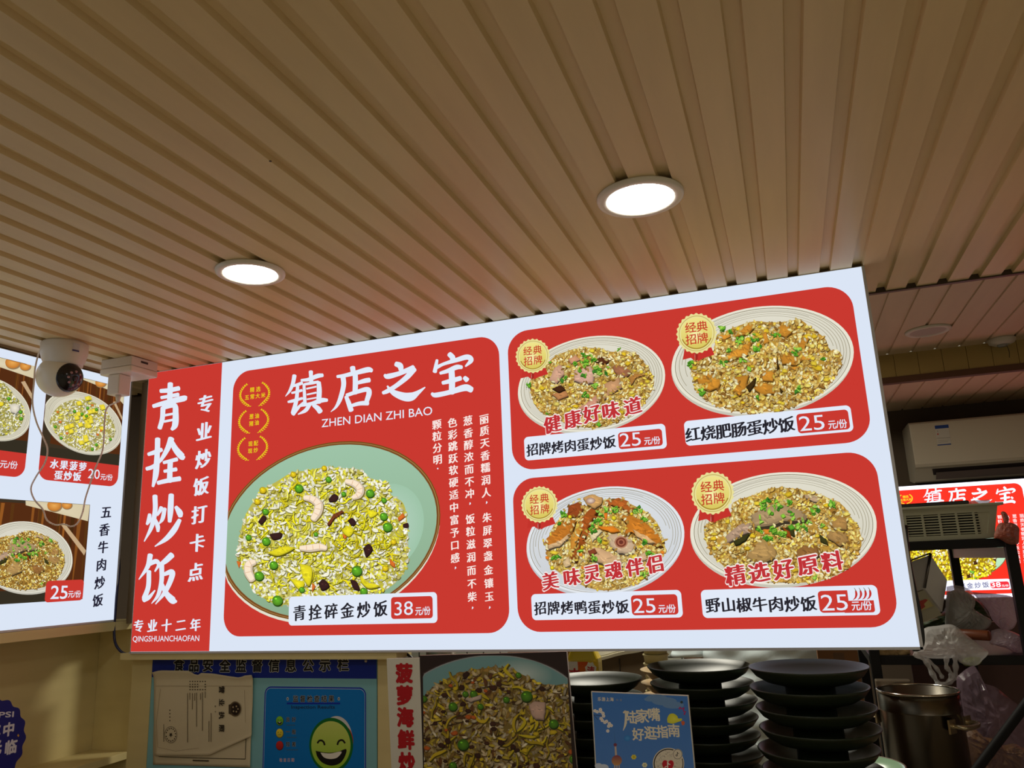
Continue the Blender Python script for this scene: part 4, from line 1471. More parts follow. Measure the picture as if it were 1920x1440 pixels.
# ------------------------------------------------------------------ security camera, outlet, their cord
camt = thing('security_camera', 'white ball-headed security camera hanging from the ceiling by the left light box', 'security camera', (-1.985, 1.665, CZ))
mb = MB()
mb.lathe([(0.0001, 0.0), (0.060, 0.0), (0.064, -0.006), (0.063, -0.03), (0.058, -0.052), (0.053, -0.062), (0.052, -0.07), (0.0001, -0.07)], 44)
mb.build('mount', m_white_pl, camt)
hd = MB().sphere((-0.006, -0.004, -0.102), 0.061, seg=40, rings=24).build('head', princ('camera_shell', (224, 218, 200), rough=0.32), camt)
d = Vector((0.955, -0.02, -0.20)).normalized()
q = d.to_track_quat('Z', 'Y').to_matrix().to_4x4()
fm = Matrix.Translation(Vector((-0.006, -0.004, -0.102))) @ q
MB().lathe([(0.0001, 0.0655), (0.020, 0.064), (0.036, 0.0555), (0.043, 0.0455), (0.044, 0.040), (0.0001, 0.040)], 40, mtx=fm).build('lens_face', princ('black_gloss', (18, 14, 18), rough=0.15), hd)
mb = MB()
for i in range(8):
    a = 2 * math.pi * i / 8
    mb.sphere((0.020 * math.cos(a), 0.020 * math.sin(a), 0.0628), 0.0042, mtx=fm, seg=10, rings=6)
mb.build('infrared_leds', princ('led_lens', (168, 128, 132), rough=0.2), hd)
MB().lathe([(0.0001, 0.0675), (0.006, 0.067), (0.0095, 0.0645), (0.0095, 0.06)], 24, mtx=fm).build('lens', princ('lens_glass', (8, 8, 12), rough=0.05), hd)
mb = MB()
for k in range(7):
    a0, a1 = math.radians(-22 + k * 2.6), math.radians(-22 + (k + 1) * 2.6)
    rr = 0.0646
    mb.add([(rr * math.cos(a0), rr * math.sin(a0), -0.011), (rr * math.cos(a1), rr * math.sin(a1), -0.011), (rr * .975 * math.cos(a1), rr * .975 * math.sin(a1), -0.036), (rr * .975 * math.cos(a0), rr * .975 * math.sin(a0), -0.036)], [(0, 3, 2, 1)])
mb.build('sticker', princ('pale_sticker', (196, 194, 196), rough=0.5), camt)
mb = MB()
for k in range(7):
    a0, a1 = math.radians(-22 + k * 2.6), math.radians(-22 + (k + 1) * 2.6)
    rr = 0.0652
    mb.add([(rr * .985 * math.cos(a0), rr * .985 * math.sin(a0), -0.031), (rr * .985 * math.cos(a1), rr * .985 * math.sin(a1), -0.031), (rr * .975 * math.cos(a1), rr * .975 * math.sin(a1), -0.036), (rr * .975 * math.cos(a0), rr * .975 * math.sin(a0), -0.036)], [(0, 3, 2, 1)])
mb.build('sticker_band', princ('dark_blue_ink', (58, 60, 110), rough=0.5), camt)

ob = thing('outlet_box', 'white square outlet box on the ceiling between the two light boxes', 'outlet', (-1.975, 1.90, CZ))
MB().box((-0.066, -0.05, -0.030), (0.060, 0.06, 0.0)).build('back_box', m_white_pl, ob, bevel=0.002)
MB().box((-0.068, -0.052, -0.052), (0.062, 0.062, -0.0305)).build('cover_plate', m_white_metal, ob, bevel=0.005)
MB().box((0.0601, -0.012, -0.016), (0.0606, 0.018, -0.009)).build('cable_slot', princ('slot_black', (40, 36, 32)), ob)
pl = thing('power_adapter', 'white square power adapter plugged into the ceiling outlet box', 'power adapter', (-1.985, 1.875, CZ - 0.0525))
MB().box((-0.026, -0.022, -0.066), (0.022, 0.026, 0.0)).build('body', m_white_pl, pl, bevel=0.003)
MB().lathe([(0.0001, -0.088), (0.005, -0.088), (0.009, -0.066), (0.0001, -0.066)], 16, mtx=T((0, 0, 0))).build('strain_relief', m_white_pl, pl)
Yc = 1.72
pts = [at(96, 646, 1.625), at(84, 646, 1.62), at(73, 662, 1.64), at(66, 690, 1.65), at(64, 715, 1.66), at(61, 755, 1.67), at(68, 790, 1.68), at(80, 818, 1.69), at(89, 842, 1.70), at(84, 868, 1.70), at(68, 893, 1.71),
       at(58, 915, 1.72), at(64, 936, 1.73), at(80, 955, 1.75), at(88, 975, 1.77), at(104, 984, 1.79), at(120, 983, 1.80), at(134, 987, 1.81), at(146, 980, 1.82), at(155, 960, 1.83), at(160, 935, 1.84), at(168, 910, 1.845), at(178, 880, 1.85),
       at(192, 845, 1.86), at(195, 815, 1.865), at(196, 790, 1.87), at(201, 764, 1.873), Vector((-1.985, 1.875, CZ - 0.14))]
MB().tube(smooth_path(pts, 6), 0.0024, 8).build('power_cord', princ('grey_cord', (226, 212, 202), rough=0.5), camt, world=True)
pts = [at(223, 1048, 2.11), at(223, 1070, 2.095), at(219, 1110, 2.08), at(216, 1150, 2.08), at(214, 1180, 2.08), at(216, 1205, 2.075), at(226, 1221, 2.07), at(240, 1227, 2.065), at(256, 1227, 2.06)]
tag(MB().tube(smooth_path(pts, 6), 0.0042, 10).build('power_cable', princ('dark_blue_cable', (26, 30, 66), rough=0.4)), 'dark blue cable curving down between the two light boxes', 'cable')

pts = [at(1697, 985, 2.16), at(1702, 1040, 2.15), at(1711, 1090, 2.15), at(1722, 1140, 2.15), at(1728, 1180, 2.15), at(1729, 1205, 2.15), at(1722, 1216, 2.145), at(1712, 1217, 2.14)]
tag(MB().tube(smooth_path(pts, 6), 0.0055, 10).build('power_cable', princ('black_cable', (14, 13, 16), rough=0.4)), 'black cable hanging down behind the right edge of the big light box', 'cable')
pts = [at(744, 1223, 2.12), at(752, 1222, 2.12), at(762, 1226, 2.12), at(772, 1234, 2.12), at(778, 1246, 2.12)]
tag(MB().tube(smooth_path(pts, 6), 0.0042, 10).build('power_cable', princ('black_cable2', (18, 18, 26), rough=0.4)), 'short black cable drooping at the right end of the cream rail', 'cable')

# ------------------------------------------------------------------ wooden shelf cabinet on the left
cab = thing('shelf_cabinet', 'cream wooden open shelf cabinet under the left light box', 'cabinet', (-2.145, 2.17, 0.0))
MB().box((-0.19, -1.6, 1.443), (0.004, 0.058, 1.4715)).build('top_board', m_cream_h, cab, bevel=0.001)
MB().box((-0.165, 0.012, 0.6), (0.0, 0.034, 1.4425)).build('side_panel', m_cream, cab, bevel=0.001)
MB().box((-0.19, -1.6, 0.6), (-0.1655, 0.034, 1.4425)).build('back_panel', m_cream_h, cab)
MB().box((-0.165, -1.6, 1.030), (-0.001, 0.0115, 1.052)).build('shelf', m_cream_h, cab, bevel=0.001)
MB().box((-0.165, -1.6, 0.60), (-0.001, 0.0115, 0.622)).build('shelf', m_cream_h, cab, bevel=0.001)
MB().box((0.0005, 0.036, 0.6), (0.030, 0.058, 1.4425)).build('front_stile', m_cream, cab, bevel=0.001)
mb = MB()
mb.box((-2.080, 2.104, 1.0), (-1.999, 2.140, 1.3545))
structure('trim_3', mb, m_cream)
mb = MB()
mb.box((-1.174, 2.104, 1.0), (-1.112, 2.140, 1.3545))
structure('trim_4', mb, m_cream)
mb = MB()
mb.box((-2.082, 2.052, 1.3548), (-1.085, 2.145, 1.3750))
structure('trim_5', mb, m_cream_h)

# round scalloped sticker sign at the left edge
psign = thing('round_sign', 'dark blue scalloped round sign with white writing on the shelf cabinet front', 'sign', (-2.1340, 1.655, 1.176), (0, 0, math.pi / 2))
R_ = 0.124
MB().prism([(R_ * (1 + 0.03 * math.cos(18 * a)) * math.cos(a), R_ * (1 + 0.03 * math.cos(18 * a)) * math.sin(a)) for a in np.linspace(0, 2 * math.pi, 145)[:-1]], 0.0, 0.005).build('board', princ('royal_blue_print', (28, 28, 120), rough=0.4), psign)
m_print = vcol_print('printed_ink', 0.5)


def ptext(a):
    cw = (214, 214, 224)
    a.text('PEPSI', (-30, 1347), (25, 1344), 10, cw, bold=0.03)
    for ch, p, s_ in (('营', (-38, 1370), 26), ('业', (-10, 1369), 26), ('中', (16, 1368), 26), ('欢', (-64, 1405), 27), ('迎', (-37, 1404), 27), ('光', (-9, 1403), 27), ('临', (20, 1401), 27)):
        a.char(ch, p, s_, cw, bold=0.04)
    a.poly([(34, 1376), (36, 1379), (34, 1382), (32, 1379)], (220, 170, 60))


flat_art(psign, 'lettering', m_print, ptext, psign, w0=0.0006)

# ------------------------------------------------------------------ serving counter
mb = MB()
mb.box((-2.05, 1.62, 0.955), (0.36, 2.32, 1.000))
ct = thing('serving_counter', 'wooden serving counter top under the big light box', 'counter', (-0.85, 1.97, 0))
mb.build('worktop', princ('counter_board', (120, 96, 66), rough=0.4, noise=0.1), ct, bevel=0.003, world=True)
mb = MB()
mb.box((-2.03, 1.68, 0.0), (0.34, 2.28, 0.9545))
mb.build('body', princ('counter_front', (150, 126, 90), rough=0.5), ct, world=True)


def plate_from_px(root, quad, thick, name, mat, w0=0.0, crop=(0, 0, 1)):
    a = Art(root, crop)
    q = a.uv(quad)                        # TL TR BR BL
    poly = [tuple(q[3]), tuple(q[2]), tuple(q[1]), tuple(q[0])]
    return MB().prism(poly, -w0, -w0 + thick).build(name, mat, root)


# ------------------------------------------------------------------ blue notice board
ib = thing('notice_board', 'blue food safety notice board with black heading under the big light box', 'notice board', (-1.997, 2.1035, 1.003))
MB().box((0, 0, 0), (0.8205, 0.012, 0.3495)).build('board', princ('pale_teal_print', (128, 186, 192), rough=0.35), ib)
IB = (400, 1150, 4)


def notice(a):
    a.crop(*IB)
    vb = a.uv([(600, 486)])[0, 1]
    a.rrect(0.0, vb, 0.8205, 0.3495, 0.0003, (14, 40, 140))
    l, r_ = a.uv([(383, 700)])[0, 0], a.uv([(1146, 700)])[0, 0]
    vt_ = a.uv([(800, 552)])[0, 1]
    for g, c_ in ((0, (10, 52, 170)), (0.0035, (190, 214, 224)), (0.0045, (0, 118, 196))):
        a.rrect(l + g, -0.0 + 0.002, r_ - g, vt_ - g * 1.2, 0.022 - g, c_)
    for c_, s_ in (((190, 190, 170), 0.050), ((16, 15, 20), 0.012)):
        for ch, p in zip('食品安全监督信息公示栏', ((-257, 387), (-144, 390), (-40, 388), (88, 394), (208, 394), (330, 392), (456, 390), (582, 392), (712, 390), (838, 388), (975, 384))):
            a.char(ch, p, 104, c_, bold=s_ + 0.022)
    for c_, s_ in (((170, 180, 180), 0.055), ((16, 15, 20), 0.02)):
        a.line('监督检查结果', (618, 642), (886, 641), 52, c_, bold=s_)
        for x in (558, 942):
            a.ell((x, 641), (9 if s_ > .03 else 4, 0), (0, 13 if s_ > .03 else 5), c_, n=16)
    a.poly([(552, 668), (952, 668), (952, 682), (552, 682)], (10, 46, 170))
    a.text('Inspection Results', (586, 714), (912, 714), 24, (26, 40, 60), bold=0.02)
    for y, c_ in ((805, (120, 190, 50)), (898, (224, 200, 50)), (990, (190, 40, 36))):
        a.ell((499, y + 2), (29, 0), (0, 36), shade(c_, 0.4), n=26)
        a.ell((498, y), (26, 0), (0, 33), shade(c_, 0.85), top=shade(c_, 1.15), n=26)
    a.poly([(480, 812), (516, 812), (510, 828), (498, 834), (486, 828)], (30, 24, 20))
    a.poly([(486, 813), (510, 813), (498, 822)], (220, 220, 210))
    for x in (487, 508):
        a.stroke([(x - 5, 803, 3), (x, 797, 3), (x + 5, 803, 3)], (30, 24, 20), n=3)
        a.ell((x, 892), (3, 0), (0, 4), (80, 60, 20), n=10)
    a.stroke([(487, 908, 3), (498, 909, 3), (509, 908, 3)], (80, 60, 20), n=3)
    for c_, s_ in (((170, 180, 180), 0.05), ((16, 15, 20), 0.02)):
        for txt, y in (('良好', 797), ('一般', 889), ('较差', 982)):
            a.line(txt, (560, y), (605, y), 38, c_, bold=s_)
    for y, x1 in ((838, 615), (930, 628), (1024, 640)):
        for k in range(5):
            a.stroke([(552 + k * (x1 - 552) / 5, y, 7), (552 + (k + .7) * (x1 - 552) / 5, y, 7)], (60, 100, 130), n=2)
    a.line('检查日期', (508, 1100), (597, 1100), 30, (206, 176, 176), bold=0.02)
    # large smiling face sticker
    a.ell((925, 950), (120, 0), (0, 180), (214, 214, 210))
    a.ell((980, 960), (70, 0), (0, 115), (190, 40, 44))
    a.ell((885, 988), (164, 0), (0, 205), (16, 110, 40))
    a.ell((883, 990), (147, 0), (0, 182), (150, 196, 40), top=(206, 220, 110))
    for P in ([(783, 972, 13), (795, 956, 14), (812, 953, 14), (828, 964, 14), (836, 986, 13)], [(932, 984, 13), (940, 962, 14), (956, 951, 14), (974, 954, 14), (988, 972, 13)]):
        a.stroke(P, (20, 20, 14))
    a.poly(smooth_path([(768, 1030), (830, 1042), (885, 1044), (940, 1036), (998, 1018), (988, 1072), (950, 1124), (885, 1142), (820, 1120), (782, 1076), (768, 1030)], 5)[:-1], (20, 20, 14))
    a.poly(smooth_path([(804, 1044), (880, 1050), (962, 1036), (932, 1080), (880, 1092), (832, 1080), (804, 1044)], 5)[:-1], (236, 232, 216))


flat_art(ib, 'printed_face', m_print, notice, ib, w0=0.0006)
q = Art(ib, IB).uv([(1145, 357)])[0]
MB().lathe([(0.0001, 0.004), (0.003, 0.0035), (0.005, 0.001), (0.005, 0)], 20, mtx=T((q[0], -0.0006, q[1]), (math.pi / 2, 0, 0))).build('screw', princ('steel', (200, 196, 186), rough=0.3, metal=0.9), ib)

# papers taped over the board
m_paper = princ('old_paper', (206, 192, 156), rough=0.8, noise=0.06, scale=9)
PA = (280, 1220, 6.545)


def sheet(root, corners, top_profile, w, curl, seed, cut=None):
    """slightly crumpled sheet of paper as a thin closed mesh"""
    rg = np.random.default_rng(seed)
    a = Art(root, PA)
    n = 30
    ph = rg.uniform(0, 6, 6)
    top, P = [], {}
    for j in range(n + 1):
        for i in range(n + 1):
            s_, t_ = i / n, j / n
            TL, TR, BR, BL = (np.array(c, float) for c in corners)
            p = TL * (1 - s_) * (1 - t_) + TR * s_ * (1 - t_) + BR * s_ * t_ + BL * (1 - s_) * t_
            p[1] += np.interp(s_, [q_[0] for q_ in top_profile], [q_[1] for q_ in top_profile]) * (1 - t_) ** 6
            if cut is not None and s_ > cut[0]:
                lim = np.interp(s_, [cut[0], 1.0], [1.0, cut[1]])
                p = TL * (1 - s_) * (1 - t_ * lim) + TR * s_ * (1 - t_ * lim) + BR * s_ * t_ * lim + BL * (1 - s_) * t_ * lim
                p[1] += np.interp(s_, [q_[0] for q_ in top_profile], [q_[1] for q_ in top_profile]) * (1 - t_) ** 6
            wv = w + 0.0009 * (math.sin(5 * s_ + ph[0] + 3 * t_) + math.sin(9 * t_ + ph[1] - 2 * s_)) + curl * (max(0, 0.10 - t_) / 0.10) ** 2 + curl * 0.4 * (max(0, t_ - 0.93) / 0.07) ** 2
            u = a.uv(p)[0]
            top.append((u[0], -wv, u[1]))
    mb = MB()
    N = (n + 1) ** 2
    fs = []
    for j in range(n):
        for i in range(n):
            k = j * (n + 1) + i
            fs.append((k, k + n + 1, k + n + 2, k + 1))
    mb.add(top, fs, smooth=True)
    o = mb.build('sheet', m_paper, root)
    so = o.modifiers.new('thickness', 'SOLIDIFY')
    so.thickness = 0.0004
    return o


lo_ = thing('paper_sheet', 'blank old paper sheet with a ruled border, taped underneath the licence sheet', 'paper', (-1.997, 2.1028, 1.003))
sheet(lo_, ((80, 320), (1268, 330), (1248, 1428), (50, 1398)), [(0, 0), (1, 0)], 0.0022, 0.001, 3)


def border(a):
    a.crop(*PA)
    for P in ([(130, 1296, 6), (600, 1312, 8), (1190, 1326, 10)], [(1190, 1326, 8), (1198, 1050, 8)], [(548, 1342, 16), (740, 1348, 16)]):
        a.stroke(P, (70, 60, 42), n=3)


flat_art(lo_, 'ruled_border', m_print, border, lo_, w0=0.0046)
li = thing('paper_licence', 'worn paper licence with sideways writing, taped over the blue notice board', 'paper', (-1.997, 2.0978, 1.003))
sheet(li, ((58, 262), (1278, 292), (1258, 1284), (75, 1284)), [(0, 0), (0.08, -28), (0.38, -34), (0.42, 5), (0.48, 18), (0.5, -10), (0.62, -6), (0.78, 22), (0.88, 36), (0.93, 10), (1, 0)], 0.0022, 0.007, 4, cut=(0.56, 0.76))


def licence(a):
    a.crop(*PA)
    ink = (44, 36, 26)
    for ch, y in zip('营业执照', (475, 632, 790, 948)):
        a.char(ch, (898, y), 92, ink, bold=0.03, rot=-math.pi / 2)
    for ch, y in zip('副本', (680, 745)):
        a.char(ch, (822, y), 24, ink, rot=-math.pi / 2)
    for x, y0, y1 in ((482, 520, 1120), (510, 515, 600), (540, 520, 710), (570, 520, 610), (592, 515, 925), (640, 520, 600), (664, 510, 970), (698, 500, 580), (770, 765, 1110), (744, 860, 1110), (190, 900, 1110)):
        y = y0
        rg = np.random.default_rng(x)
        while y < y1:
            l = rg.uniform(5, 9)
            a.stroke([(x + rg.normal(0, 1), y, 7), (x, y + l, 7)], shade(ink, rg.uniform(1.4, 2.2)), n=2)
            y += l + 4
    for y in (375, 410, 442, 475):
        for x in range(512, 720, 31):
            if not (y in (410, 442) and 620 < x < 690):
                a.ell((x, y), (8, 0), (0, 8), shade(ink, 1.5), n=8)
    for y in (728, 770, 812, 855):
        a.ell((265, y), (7, 0), (0, 10), shade(ink, 1.4), n=8)
    # stamp and round crest
    a.ring((277, 1028), (76, 0), (0, 102), 0.95, 1.0, shade(ink, 1.6))
    a.poly([(277 + (26 if k % 2 == 0 else 11) * math.cos(math.radians(90 + 36 * k)), 1028 + (32 if k % 2 == 0 else 13) * math.sin(math.radians(90 + 36 * k))) for k in range(10)], ink)
    for k in range(14):
        t_ = math.radians(200 + k * 25)
        a.ell((277 + 58 * math.cos(t_), 1028 + 78 * math.sin(t_)), (7, 0), (0, 9), shade(ink, 1.5), n=8)
    a.ell((1065, 712), (72, 0), (0, 92), (96, 80, 54))
    a.ell((1068, 712), (58, 0), (0, 76), (40, 28, 20))
    for p in ((1040, 690), (1080, 680), (1100, 712), (1080, 745), (1045, 740)):
        a.ell(p, (9, 0), (0, 11), (180, 160, 120), n=10)
    a.poly([(985, 660), (1020, 650), (1020, 780), (985, 770)], (70, 56, 38))
    # fold line and inner border
    for P in ([(92, 432, 3), (1270, 432, 3)], [(150, 470, 3), (118, 1180, 3), (620, 1190, 3)], [(1180, 480, 3), (1192, 880, 3)]):
        a.stroke(P, (130, 112, 80), n=2)


flat_art(li, 'printed_face', m_print, licence, li, w0=0.0046)

# ------------------------------------------------------------------ photo poster with a red lettered strip
po = thing('menu_poster', 'dim photo poster of fried rice with a red lettered white strip, standing on the counter', 'poster', (-0.99, 1.85, 1.001))
PO = (780, 1210, 6.194)


def ext(quad, k):
    tl, tr, br_, bl = (np.array(p, float) for p in quad)
    return [tuple(tl), tuple(tr), tuple(tr + (br_ - tr) * k), tuple(tl + (bl - tl) * k)]


_pa = Art(po, PO)
kp = 1.0
for _ in range(60):                 # lengthen the board until its foot meets the counter
    if _pa.uv([(84 - 44 + 44, 118 + (1425 - 118) * kp)])[0, 1] < 0.002:
        break
    kp += 0.01
phq = ext([(44, 118), (1748, 72), (1868, 1425), (84, 1425)], kp)
stq = ext([(-340, 154), (42, 143), (82, 1425), (-285, 1425)], kp)
m_board = princ('poster_board', (200, 196, 186), rough=0.6)
plate_from_px(po, phq, 0.008, 'photo_board', m_board, crop=PO)
plate_from_px(po, stq, 0.007, 'title_strip', princ('white_card', (206, 202, 188), rough=0.55), w0=0.0005, crop=PO)


def poster_photo(a):
    a.crop(*PO)
    q_ = a.uv(phq)
    a.poly(phq, (46, 34, 32))
    a.clip = (max(q_[0, 0], q_[3, 0]) + 0.0005, max(q_[2, 1], q_[3, 1]) + 0.0005, min(q_[1, 0], q_[2, 0]) - 0.0005, min(q_[0, 1], q_[1, 1]) - 0.0005)
    C, A, B = (860, 900), (1180, -20), (-20, 800)
    a.ell(C, A, B, (66, 50, 50), n=90)
    a.ell(C, np.array(A) * .985, np.array(B) * .985, (150, 160, 164), n=90)
    a.ell(C, np.array(A) * .97, np.array(B) * .97, (104, 146, 150), n=90, top=(118, 160, 164))
    a.ell((1250, 330), (330, 60), (-60, 160), (120, 160, 162), cc=(190, 206, 204))
    md = [(55, 640), (130, 560), (200, 480), (390, 372), (550, 310), (750, 272), (1020, 262), (1180, 312), (1400, 420), (1560, 470), (1800, 480), (1900, 900), (1960, 1900), (90, 1900), (60, 1000)]
    rice(a, md, 2600, 96, 36, [((176, 160, 126), 6), ((160, 142, 96), 4), ((186, 164, 54), 5), ((140, 112, 56), 3), ((196, 186, 160), 1.5), ((96, 60, 34), 1.5)], (128, 108, 52), 61, depth=0.45, dark=(82, 62, 32))
    inner = [(100, 700), (500, 400), (1100, 350), (1700, 600), (1800, 1850), (120, 1850)]
    shreds(a, inner, 46, 230, 30, [(206, 186, 40), (196, 170, 40)], 62)
    rg = np.random.default_rng(63)
    for k in range(95):
        p = rg.uniform((80, 330), (1820, 1850))
        if inside(md, p[None])[0]:
            r_ = rg.uniform(22, 46)
            t_ = np.linspace(0, 6.28, 7)[:-1]
            chunk(a, np.c_[p[0] + r_ * np.cos(t_) * rg.uniform(.7, 1.3, 6), p[1] + r_ * .8 * np.sin(t_) * rg.uniform(.6, 1.2, 6)], [(62, 36, 26), (74, 44, 32), (206, 180, 40), (190, 96, 40)][rg.choice(4, p=[.45, .2, .22, .13])], streak=1)
    for p, r_ in (((670, 565), 44), ((575, 565), 36), ((1285, 590), 66), ((430, 710), 52), ((550, 1150), 66), ((1600, 910), 56), ((1050, 630), 38), ((430, 1395), 46), ((750, 710), 36), ((1190, 345), 34), ((90, 620), 40), ((1830, 1320), 50)):
        pea(a, p, r_, (84, 140, 36))
    chunk(a, [(1310, 690), (1380, 650), (1500, 660), (1510, 780), (1480, 870), (1400, 860), (1340, 800)], (206, 172, 156), streak=8)
    chunk(a, [(570, 630), (640, 610), (770, 570), (760, 620), (640, 660)], (196, 176, 160), streak=3)
    chunk(a, [(545, 330), (590, 300), (630, 325), (580, 380), (550, 390)], (56, 34, 28))


a = ClipArt(po, (0, 0, 1), 0.0006)
poster_photo(a)
a.build('printed_photo', m_print, po)


def strip_text(a):
    a.crop(400, 1150, 4)
    for ch, p in zip('菠萝海鲜炒饭', ((1432, 452), (1436, 618), (1441, 782), (1447, 950), (1452, 1118), (1457, 1286))):
        a.char(ch, p, 148, (172, 22, 30), bold=0.055)


flat_art(po, 'lettering', m_print, strip_text, po, w0=0.0012)

# ------------------------------------------------------------------ blue travel guide board
tb = thing('guide_board', 'blue city guide board with cream writing, standing in front of the dark dishes', 'sign board', (-0.35, 1.76, 1.001))
TBC = (1090, 1280, 8.348)
tq = ext([(152, 138), (1675, 200), (1782, 1336), (218, 1336)], 2.12)
plate_from_px(tb, tq, 0.006, 'board', m_board, crop=TBC)


def guide(a):
    a.crop(*TBC)
    q_ = a.uv(tq)
    a.poly([(170, 150), (1660, 212)] + [tuple(np.array(tq[2]) - (20, 20)), tuple(np.array(tq[3]) + (20, -20))], (92, 136, 206), top=(62, 116, 190))
    cr = (222, 214, 190)
    for c_, r_ in (((1180, 240), 110), ((1300, 290), 130), ((1090, 260), 70), ((1440, 350), 110)):
        a.ell(c_, (r_ * 1.5, 0), (0, r_ * .5), (104, 140, 186), n=30)
    for c_, r_ in (((270, 1300), 60), ((350, 1330), 80)):
        a.ell(c_, (r_, 0), (0, r_ * .7), (196, 206, 222), n=24)
    a.line('乐游上海', (285, 258), (478, 262), 64, cr, bold=0.02)
    a.line('抖音', (565, 270), (620, 272), 40, shade(cr, .7))
    for ch, p, s_ in (('陆', (775, 545), 215), ('家', (955, 525), 225), ('嘴', (1138, 500), 215), ('好', (892, 812), 205), ('逛', (1082, 790), 215), ('指', (1268, 770), 205), ('南', (1450, 752), 210)):
        a.char(ch, p, s_, cr, bold=0.026, rise=-0.02)
    a.stroke([(662, 470, 26), (690, 448, 30), (700, 520, 34), (690, 650, 34), (655, 750, 8)], cr)
    # blossom sprig
    a.stroke([(190, 505, 6), (290, 515, 8), (340, 520, 6)], (52, 44, 60), n=3)
    a.stroke([(200, 510, 6), (260, 580, 6)], (52, 44, 60), n=3)
    for p in ((215, 440), (250, 455), (300, 420), (305, 450), (340, 480), (350, 520), (310, 560), (330, 590), (395, 605), (440, 640), (470, 670), (415, 755), (370, 620), (430, 680)):
        for k in range(5):
            t_ = k * 1.256
            a.ell((p[0] + 13 * math.cos(t_), p[1] + 13 * math.sin(t_)), (15, 0), (0, 15), (226, 220, 214), n=12)
        a.ell(p, (6, 0), (0, 6), (206, 176, 110), n=8)
    # tower silhouette
    a.stroke([(518, 770, 3), (526, 900, 10), (532, 960, 14)], (70, 110, 170), n=3)
    a.poly([(520, 960), (545, 960), (560, 1140), (528, 1140)], (196, 176, 160))
    a.ell((532, 972), (27, 0), (0, 27), (120, 60, 80), n=20)
    a.ell((555, 1216), (80, 0), (0, 82), (196, 146, 90), top=(130, 60, 84), n=40)
    for x in (515, 550, 585):
        a.poly([(x, 1290), (x + 16, 1290), (x + 22, 1700), (x + 4, 1700)], (200, 176, 150))
    a.ell((565, 1760), (110, 0), (0, 112), (190, 140, 90), top=(130, 60, 84), n=40)
    # yellow cap shape, small flowers, pink zigzag, dark dot, blue ball
    a.poly(smooth_path([(1350, 625), (1345, 560), (1380, 495), (1440, 482), (1500, 520), (1520, 560), (1570, 560), (1575, 590), (1520, 612), (1430, 640), (1350, 625)], 5)[:-1], (206, 204, 50), cc=(222, 222, 80))
    a.poly([(1560, 610), (1600, 595), (1622, 620), (1612, 660), (1580, 668)], (206, 96, 50))
    a.stroke([(1530, 415, 16), (1545, 380, 16), (1572, 415, 16), (1606, 385, 16), (1600, 450, 16), (1635, 450, 16), (1604, 495, 16), (1625, 492, 14)], (172, 30, 96), n=2)
    a.ell((1570, 305), (22, 0), (0, 22), (46, 60, 64), n=16)
    a.ell((722, 870), (54, 0), (0, 48), (50, 122, 196), cc=(80, 150, 214), n=26)
    for p, c_ in (((822, 1163), (222, 204, 60)), ((992, 1288), (226, 222, 176))):
        for k in range(6):
            t_ = k * 1.047
            a.ell((p[0] + 26 * math.cos(t_), p[1] + 24 * math.sin(t_)), (17, 0), (0, 17), c_, n=12)
        a.ell(p, (18, 0), (0, 18), shade(c_, 0.85), n=12)
    # round black and white emblem with a heart
    C = (1365, 1265)
    a.ell(C, (246, 0), (0, 246), (216, 206, 186))
    a.ring(C, (232, 0), (0, 232), 0.93, 1.0, (22, 18, 22), 150, 290)
    a.ring(C, (232, 0), (0, 232), 0.95, 1.0, (22, 18, 22), -20, 30)
    rg = np.random.default_rng(8)
    for k in range(150):
        r_, t_ = rg.uniform(95, 200), rg.uniform(0, 6.28)
        p = (C[0] + r_ * math.cos(t_), C[1] + r_ * math.sin(t_))
        a.stroke([(p[0], p[1], 4), (p[0] + rg.normal(0, 10), p[1] + rg.normal(0, 10), 4)], (120, 110, 100), n=2)
    a.ell((1508, 1118), (76, 0), (0, 82), (216, 206, 186))
    a.ring((1508, 1118), (70, 0), (0, 78), 0.92, 1.0, (22, 18, 22))
    hx = [(1360, 1400), (1280, 1320), (1268, 1260), (1290, 1218), (1330, 1215), (1358, 1240), (1390, 1214), (1430, 1222), (1448, 1265), (1430, 1325)]
    a.poly(smooth_path(hx + [hx[0]], 5)[:-1], (190, 30, 44))
    for cx, cy, k, c_ in ((1345, 1330, 1.0, (232, 226, 216)), (1500, 1135, 0.55, (22, 18, 22))):
        a.stroke([(cx + 6 * k, cy - 88 * k, 16 * k), (cx + 8 * k, cy, 16 * k)], c_, n=2)
        a.stroke([(cx + 6 * k, cy - 85 * k, 16 * k), (cx + 24 * k, cy - 58 * k, 16 * k), (cx + 46 * k, cy - 50 * k, 14 * k)], c_, n=3)
        a.ring((cx - 14 * k, cy + 4 * k), (30 * k, 0), (0, 30 * k), 0.5, 1.0, c_)


flat_art(tb, 'printed_face', m_print, guide, tb, w0=0.0006)


# ------------------------------------------------------------------ stacks of dark dishes
m_dish = princ('dark_green_glaze', (26, 35, 21), rough=0.42, spec=0.35, noise=0.05, scale=30)
_dm = MB()
_dm.lathe([(0.0001, 0.003), (0.044, 0.003), (0.046, 0.0), (0.051, 0.0), (0.052, 0.004), (0.0515, 0.029), (0.062, 0.031), (0.092, 0.039), (0.112, 0.051), (0.1220, 0.0640), (0.1245, 0.0672),
           (0.1240, 0.0690), (0.1215, 0.0690), (0.110, 0.0575), (0.090, 0.0455), (0.064, 0.0375), (0.045, 0.0355), (0.0001, 0.035)], 64)
dish0 = _dm.build('dark_dish', m_dish)
_dme = dish0.data
bpy.data.objects.remove(dish0)
ORD = ['topmost', 'second from the top', 'third from the top', 'fourth from the top', 'fifth from the top', 'sixth from the top', 'seventh from the top', 'lowest']
first_used = []


